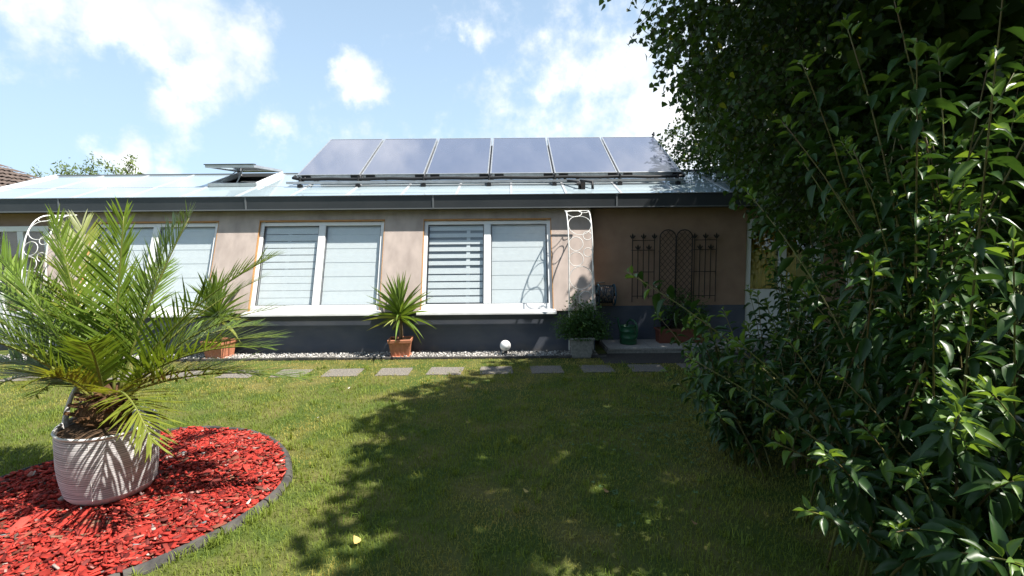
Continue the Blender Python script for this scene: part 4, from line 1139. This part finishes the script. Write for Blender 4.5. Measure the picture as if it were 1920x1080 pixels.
def shrub(name, label, loc, shoots, seed, leaf_len, n_single, pitch=.052, wr=.185):
    """shoots = (base, bend, tip) curves in world space; leaves sit in crossed pairs along each shoot"""
    r = np.random.default_rng(seed); t = thing(name, label, 'shrub', loc); O = np.array(loc); allv = []
    for si, (a, c, b, thick) in enumerate(shoots):
        a, b, c = map(np.array, (a, b, c)); n = 26; C = bez(a, c, b, n); seg = np.linalg.norm(np.diff(C, axis=0), axis=1); cum = np.r_[0, np.cumsum(seg)]; Ltot = cum[-1]
        m = MB(); m.tube([tuple(q - O) for q in C[::3]] + [tuple(C[-1] - O)], [thick * (1 - .75 * k / 9) for k in range(len(C[::3]) + 1)], 6)
        so_ = m.build('shoot', 'shrub_stem', t, smooth=True)
        s = max(.10, .16 * Ltot); k = 0; ph = r.uniform(0, 3.14)
        while s < Ltot:
            j = min(np.searchsorted(cum, s) - 1, n - 2); f = (s - cum[j]) / seg[j]; p = C[j] * (1 - f) + C[j + 1] * f; tg = C[j + 1] - C[j]; tg /= np.linalg.norm(tg)
            q1 = np.cross(tg, [0.3, .9, .1]); q1 /= np.linalg.norm(q1); q2 = np.cross(tg, q1); rem = (Ltot - s)
            size = leaf_len * r.uniform(.6, 1.25) * np.clip(.38 + rem / .22, .4, 1)
            for h in (0, math.pi):
                an = ph + k * 1.57 + h + r.normal(0, .3); out = q1 * math.cos(an) + q2 * math.sin(an)
                d = out * .86 + tg * (.55 if rem < .1 else .18) + np.array([0, 0, -.30 if rem > .15 else .1]) + r.normal(0, .16, 3)
                d /= np.linalg.norm(d); young = rem < .10; up = np.array([0, 0, 1.]) + r.normal(0, .25, 3) + tg * .3
                v = (3 + int(r.integers(0, 2))) if (young or r.random() < .07) else int(r.integers(0, 3)); dist = np.linalg.norm(p - CAM)
                ahead = (p - CAM)[1] > .6 and abs((p - CAM)[0] / max((p - CAM)[1], .1)) < 1.09
                if r.random() < .05:
                    continue
                allv.append((size / dist if ahead else 0, p + d * .004, d, up, size, v, so_))
            s += pitch * r.uniform(.8, 1.25) * (1 if rem > .12 else .5); k += 1
    allv.sort(key=lambda q: -q[0])
    for _, p, d, up, size, v, so_ in allv[:n_single]:
        X, Y, Z = frames(d[None], up[None]); o = obj('leaf', BL[v][2], so_)
        mt = np.eye(4); mt[:3, 0] = X[0] * size; mt[:3, 1] = Y[0] * size * wr * 2; mt[:3, 2] = Z[0] * size; mt[:3, 3] = p - O; o.matrix_basis = Matrix(mt.tolist())
    rest = allv[n_single:]
    for v in range(5):
        q = [w for w in rest if w[5] == v]
        if not q:
            continue
        P = np.array([w[1] for w in q]) - O; X, Y, Z = frames(np.array([w[2] for w in q]), np.array([w[3] for w in q])); s = np.array([w[4] for w in q])[:, None]
        o = obj('foliage', scatter('foliage', BL[v][0], BL[v][1], P, X * s, Y * s * wr * 2, Z * s, 'shrub_leaf' if v < 3 else 'shrub_leaf_young', None, True), t); o['kind'] = 'stuff'
    print(name, 'leaves', len(allv))


def shoot_to(tip, base, lean=.35, thick=.007):
    tip = np.array(tip); base = np.array(base); c = base + (tip - base) * np.array([lean, lean, .62]); return (base, c, tip, thick)


r_ = np.random.default_rng(5)
TIPS = [(1.53, 1.55, 2.45), (1.43, 1.75, 2.33), (1.53, 2.00, 2.60), (1.47, 2.20, 2.61), (1.35, 2.30, 2.46), (1.32, 2.40, 2.22), (1.36, 1.80, 1.55), (.89, 2.45, 1.05), (.68, 2.90, 1.47), (1.10, 2.40, 1.16), (1.17, 1.75, .83), (1.40, 1.60, .82), (1.65, 1.60, 1.11), (1.39, 1.25, .73),
        (1.98, 2.30, 2.52), (1.84, 1.90, 2.33), (1.47, 2.10, 2.02), (1.73, 1.90, 1.83), (1.31, 2.70, 1.91), (1.54, 2.30, 1.86), (1.60, 2.00, 1.91), (1.67, 1.70, 1.75), (1.28, 2.20, 1.17), (1.42, 2.10, 1.06), (1.50, 1.70, 1.41), (1.56, 1.50, 1.62), (1.12, 2.00, .77), (1.43, 1.90, .87), (1.51, 1.40, .89), (1.29, 1.55, .64), (1.43, 1.50, 1.06), (1.08, 1.70, .63)]
near = []
for tp in TIPS:
    base = (1.95 + r_.normal(0, .16), 2.15 + r_.normal(0, .18), 0); base = (max(base[0], tp[0] + .02), base[1], 0) if tp[2] > 1.3 else base
    near.append(shoot_to(tp, base, .25 if tp[2] > 1.6 else .3))
for i in range(34):                                      # the dense inside of the shrub
    x = r_.uniform(1.5, 2.7); y = r_.uniform(1.5, 2.9); near.append(shoot_to((x, y, r_.uniform(.7, 2.4)), (2.1 + r_.normal(0, .25), 2.25 + r_.normal(0, .25), 0), .35))
shrub('tall_shrub', 'tall leafy shrub with upright shoots filling the right foreground', (1.95, 2.15, 0), near, 51, .112, 300)
mid = []
for i in range(62):
    x = r_.uniform(1.15, 3.1); y = r_.uniform(2.9, 4.3); h = r_.uniform(.5, 1.15) + (.25 if x > 1.9 else 0); mid.append(shoot_to((x, y, h), (1.9 + (x - 1.9) * .35, 3.55 + r_.normal(0, .25), 0), .3, .006))
shrub('low_shrub', 'lower shaded shrub with drooping leaves in front of the terrace', (1.9, 3.55, 0), mid, 52, .10, 0, .06)
back = []
for i in range(10):
    x = r_.uniform(2.0, 2.75); y = r_.uniform(4.0, 4.6); back.append(shoot_to((x, y, r_.uniform(.6, 1.5)), (2.5 + (x - 2.4) * .4, 4.3 + r_.normal(0, .15), 0), .3, .006))
for i in range(46):
    x = r_.uniform(2.3, 4.0); y = r_.uniform(3.6, 5.0); h = r_.uniform(.9, 2.1); back.append(shoot_to((x, y, h), (3.0 + (x - 3.0) * .4, 4.3 + r_.normal(0, .25), 0), .3, .007))
shrub('back_shrub', 'dark leafy shrub standing before the white door', (3.0, 4.3, 0), back, 53, .10, 0, .055)
right = []
for i in range(48):
    x = r_.uniform(2.4, 4.2); y = r_.uniform(2.0, 3.6); h = r_.uniform(.8, 2.9); right.append(shoot_to((x, y, h), (3.1 + (x - 3.1) * .4, 2.8 + r_.normal(0, .25), 0), .3, .008))
shrub('right_shrub', 'dense dark shrub at the right edge behind the tall shoots', (3.1, 2.8, 0), right, 54, .115, 0, .055)

# ------------------------------------------------------------------ beyond the house
t = thing('neighbour_house', 'neighbouring house with brown tiled roof at the far left', 'house', (-21.3, 15.0, 0))
MB().box(-5, 4.5, .3, 8, 0, 2.9).build('wall', 'render_pale', t)
# hipped roof: the slope facing the garden falls to the right
hx0, hx1, hy0, hy1 = -5.6, 5.1, -.4, 8.6; ez, rz = 2.75, 5.35
E_ = [(hx0, hy0, ez), (hx1, hy0, ez), (hx1, hy1, ez), (hx0, hy1, ez)]; Rg = [(-1.4, 4.1, rz), (.6, 4.1, rz)]
rf = MB().add([Vector(p) - Vector((0, 0, .06)) for p in E_ + Rg], [(0, 1, 5, 4), (1, 2, 5), (2, 3, 4, 5), (3, 0, 4), (3, 2, 1, 0)]).build('roof', 'roof_tile', t)


def tile_rows(A0, B0, Tp0, Tp1, rows, name):
    """rows of waved pantiles over the quad A0-B0 (eave) / Tp0-Tp1 (top), real relief, one mesh"""
    A0, B0, Tp0, Tp1 = map(Vector, (A0, B0, Tp0, Tp1)); nrm = (B0 - A0).cross(Tp0 - A0).normalized(); V = []; Fs = []
    for i in range(rows):
        u0, u1 = i / rows, (i + 1) / rows; a0, b0 = A0.lerp(Tp0, u0), B0.lerp(Tp1, u0); a1, b1 = A0.lerp(Tp0, u1), B0.lerp(Tp1, u1); W = (B0 - A0).length; nc = max(6, int((b0 - a0).length / .11)); k = len(V)
        for j in range(nc + 1):
            h = .035 * (1 if j % 2 else 0); V += [a0.lerp(b0, j / nc) + nrm * (.06 + h), a1.lerp(b1, j / nc) + nrm * (.015 + h)]
        Fs += [(k + 2 * j, k + 2 * j + 2, k + 2 * j + 3, k + 2 * j + 1) for j in range(nc)]
    m = MB().add(V, Fs); o = m.build(name, 'roof_tile', rf); o['kind'] = 'stuff'


tile_rows(E_[0], E_[1], Rg[0], Rg[1], 15, 'roof_tiles'); tile_rows(E_[1], E_[2], Rg[1], Rg[1], 15, 'roof_tiles')
MB().tube([Vector(Rg[0]) + Vector((0, 0, .06)), Vector(Rg[1]) + Vector((0, 0, .06))], .11, 8).tube([Vector(Rg[1]) + Vector((0, 0, .06)), Vector(E_[1]) + Vector((0, 0, .06))], .09, 8).build('ridge_tiles', 'roof_tile', rf)
MB().box(hx0, hx1, hy0 - .08, hy0 + .02, ez - .16, ez - .02).build('gutter', 'anthracite', t)


def far_tree(label, loc, h, w, n, seed, material='far_leaf', leaf=.22, low=.3):
    r = np.random.default_rng(seed); t = thing('garden_tree', label, 'tree', loc, None, 'trees beyond the house')
    m = MB().tube([(0, 0, 0), (.1, 0, h * .5), (0, .1, h * .92)], [.16, .10, .02], 7); br = []
    for i in range(14):
        z = h * (low + (.95 - low) * i / 14); a = i * 2.4; L = w * (1 - .55 * i / 14); e = (math.cos(a) * L, math.sin(a) * L, z + h * .16); br.append(((0, 0, z), e)); m.tube([(0, 0, z), (e[0] * .5, e[1] * .5, z + h * .06), e], [.04, .02, .006], 5)
    m.build('trunk', 'twig', t)
    P = []
    for a, b in br:
        for _ in range(n // 14):
            u = r.random() ** .7; P.append(np.array(a) * (1 - u) + np.array(b) * u + r.normal(0, w * .13, 3) * [1, 1, 1.2])
    P = np.array(P); k = len(P); X, Y, Z = frames(r.normal(0, 1, (k, 3)) + [0, 0, .5], r.normal(0, 1, (k, 3))); s = (leaf * r.uniform(.5, 1.3, k))[:, None]
    obj('crown', scatter('crown', LEAF2[0], LEAF2[1], P, X * s, Y * s * .28, Z * s, material), t)


far_tree('feathery pale green tree top behind the left end of the roof', (-20.6, 23.5, 0), 5.6, 1.4, 2200, 61)
far_tree('second feathery tree top right of the first, behind the roof', (-18.9, 23.8, 0), 5.75, 1.1, 2000, 62)
far_tree('low feathery tree top just right of the neighbouring roof', (-23.4, 25, 0), 5.6, 1.3, 1500, 63)
far_tree('dark conifer twig at the left edge before the neighbouring roof', (-12.75, 11.2, 0), 3.55, .8, 2600, 64, 'hedge_leaf', .16)
far_tree('broad tree behind the right end of the house', (11.5, 14, 0), 6.5, 3.4, 9000, 65, 'hedge_leaf', .30, .12)
far_tree('second broad tree at the right, beside the house end', (10.5, 8.5, 0), 5.5, 2.8, 9000, 66, 'hedge_leaf', .28, .10)
far_tree('third broad tree far right behind the shrubs', (9.0, 4.5, 0), 5.0, 2.6, 8000, 67, 'hedge_leaf', .28, .08)
for i_, (x_, y_, h_, lab_) in enumerate(((-7.5, -7.5, 6.0, 'leftmost dense tree of the unseen row added behind the viewer to cut sky light'), (-2.5, -8.0, 6.4, 'second dense tree of the unseen row added behind the viewer to cut sky light'), (2.5, -6.5, 6.8, 'third dense tree of the unseen row added behind the viewer to cut sky light'), (7.0, -4.0, 6.8, 'rightmost dense tree of the unseen row added behind the viewer to cut sky light'))):
    far_tree(lab_, (x_, y_, 0), h_, 3.2, 7000, 70 + i_, 'hedge_leaf', .42, .05)  # unseen trees, added to dim the sky light and show in the window glass

# ------------------------------------------------------------------ fallen leaves on the lawn
fl_ = [((-.83, 2.47), .055, 'dead_leaf', 'curled yellow leaf lying nearest on the lawn'), ((.10, 3.0), .045, 'dead_leaf', 'pale yellow leaf in the middle of the shaded lawn'), ((.62, 2.99), .045, 'dead_leaf_brown', 'small brown leaf right of the pale one in the shade'),
       ((-1.85, 4.45), .045, 'petal', 'white petal on the sunny lawn behind the bed'), ((-.72, 3.55), .04, 'dead_leaf_brown', 'brown leaf at the edge of the tree shadow'), ((1.05, 2.62), .04, 'dead_leaf_brown', 'brown leaf deep in the shade near the tall shrub'), ((-1.9, 5.4), .035, 'petal', 'tiny pale petal on the far sunny lawn')]
for (x, y), L, m_, lab in fl_:
    V, Fs, _ = BL[2]; m = MB().add([(a * L, b * L * .75, c * L * -.8) for a, b, c in V], Fs)
    tag(m.build('fallen_leaf', m_, None, (x, y, .038), (R(random.uniform(-15, 15)), R(random.uniform(-12, 12)), random.uniform(0, 6)), smooth=True), lab, 'leaf', 'fallen leaves on the lawn')
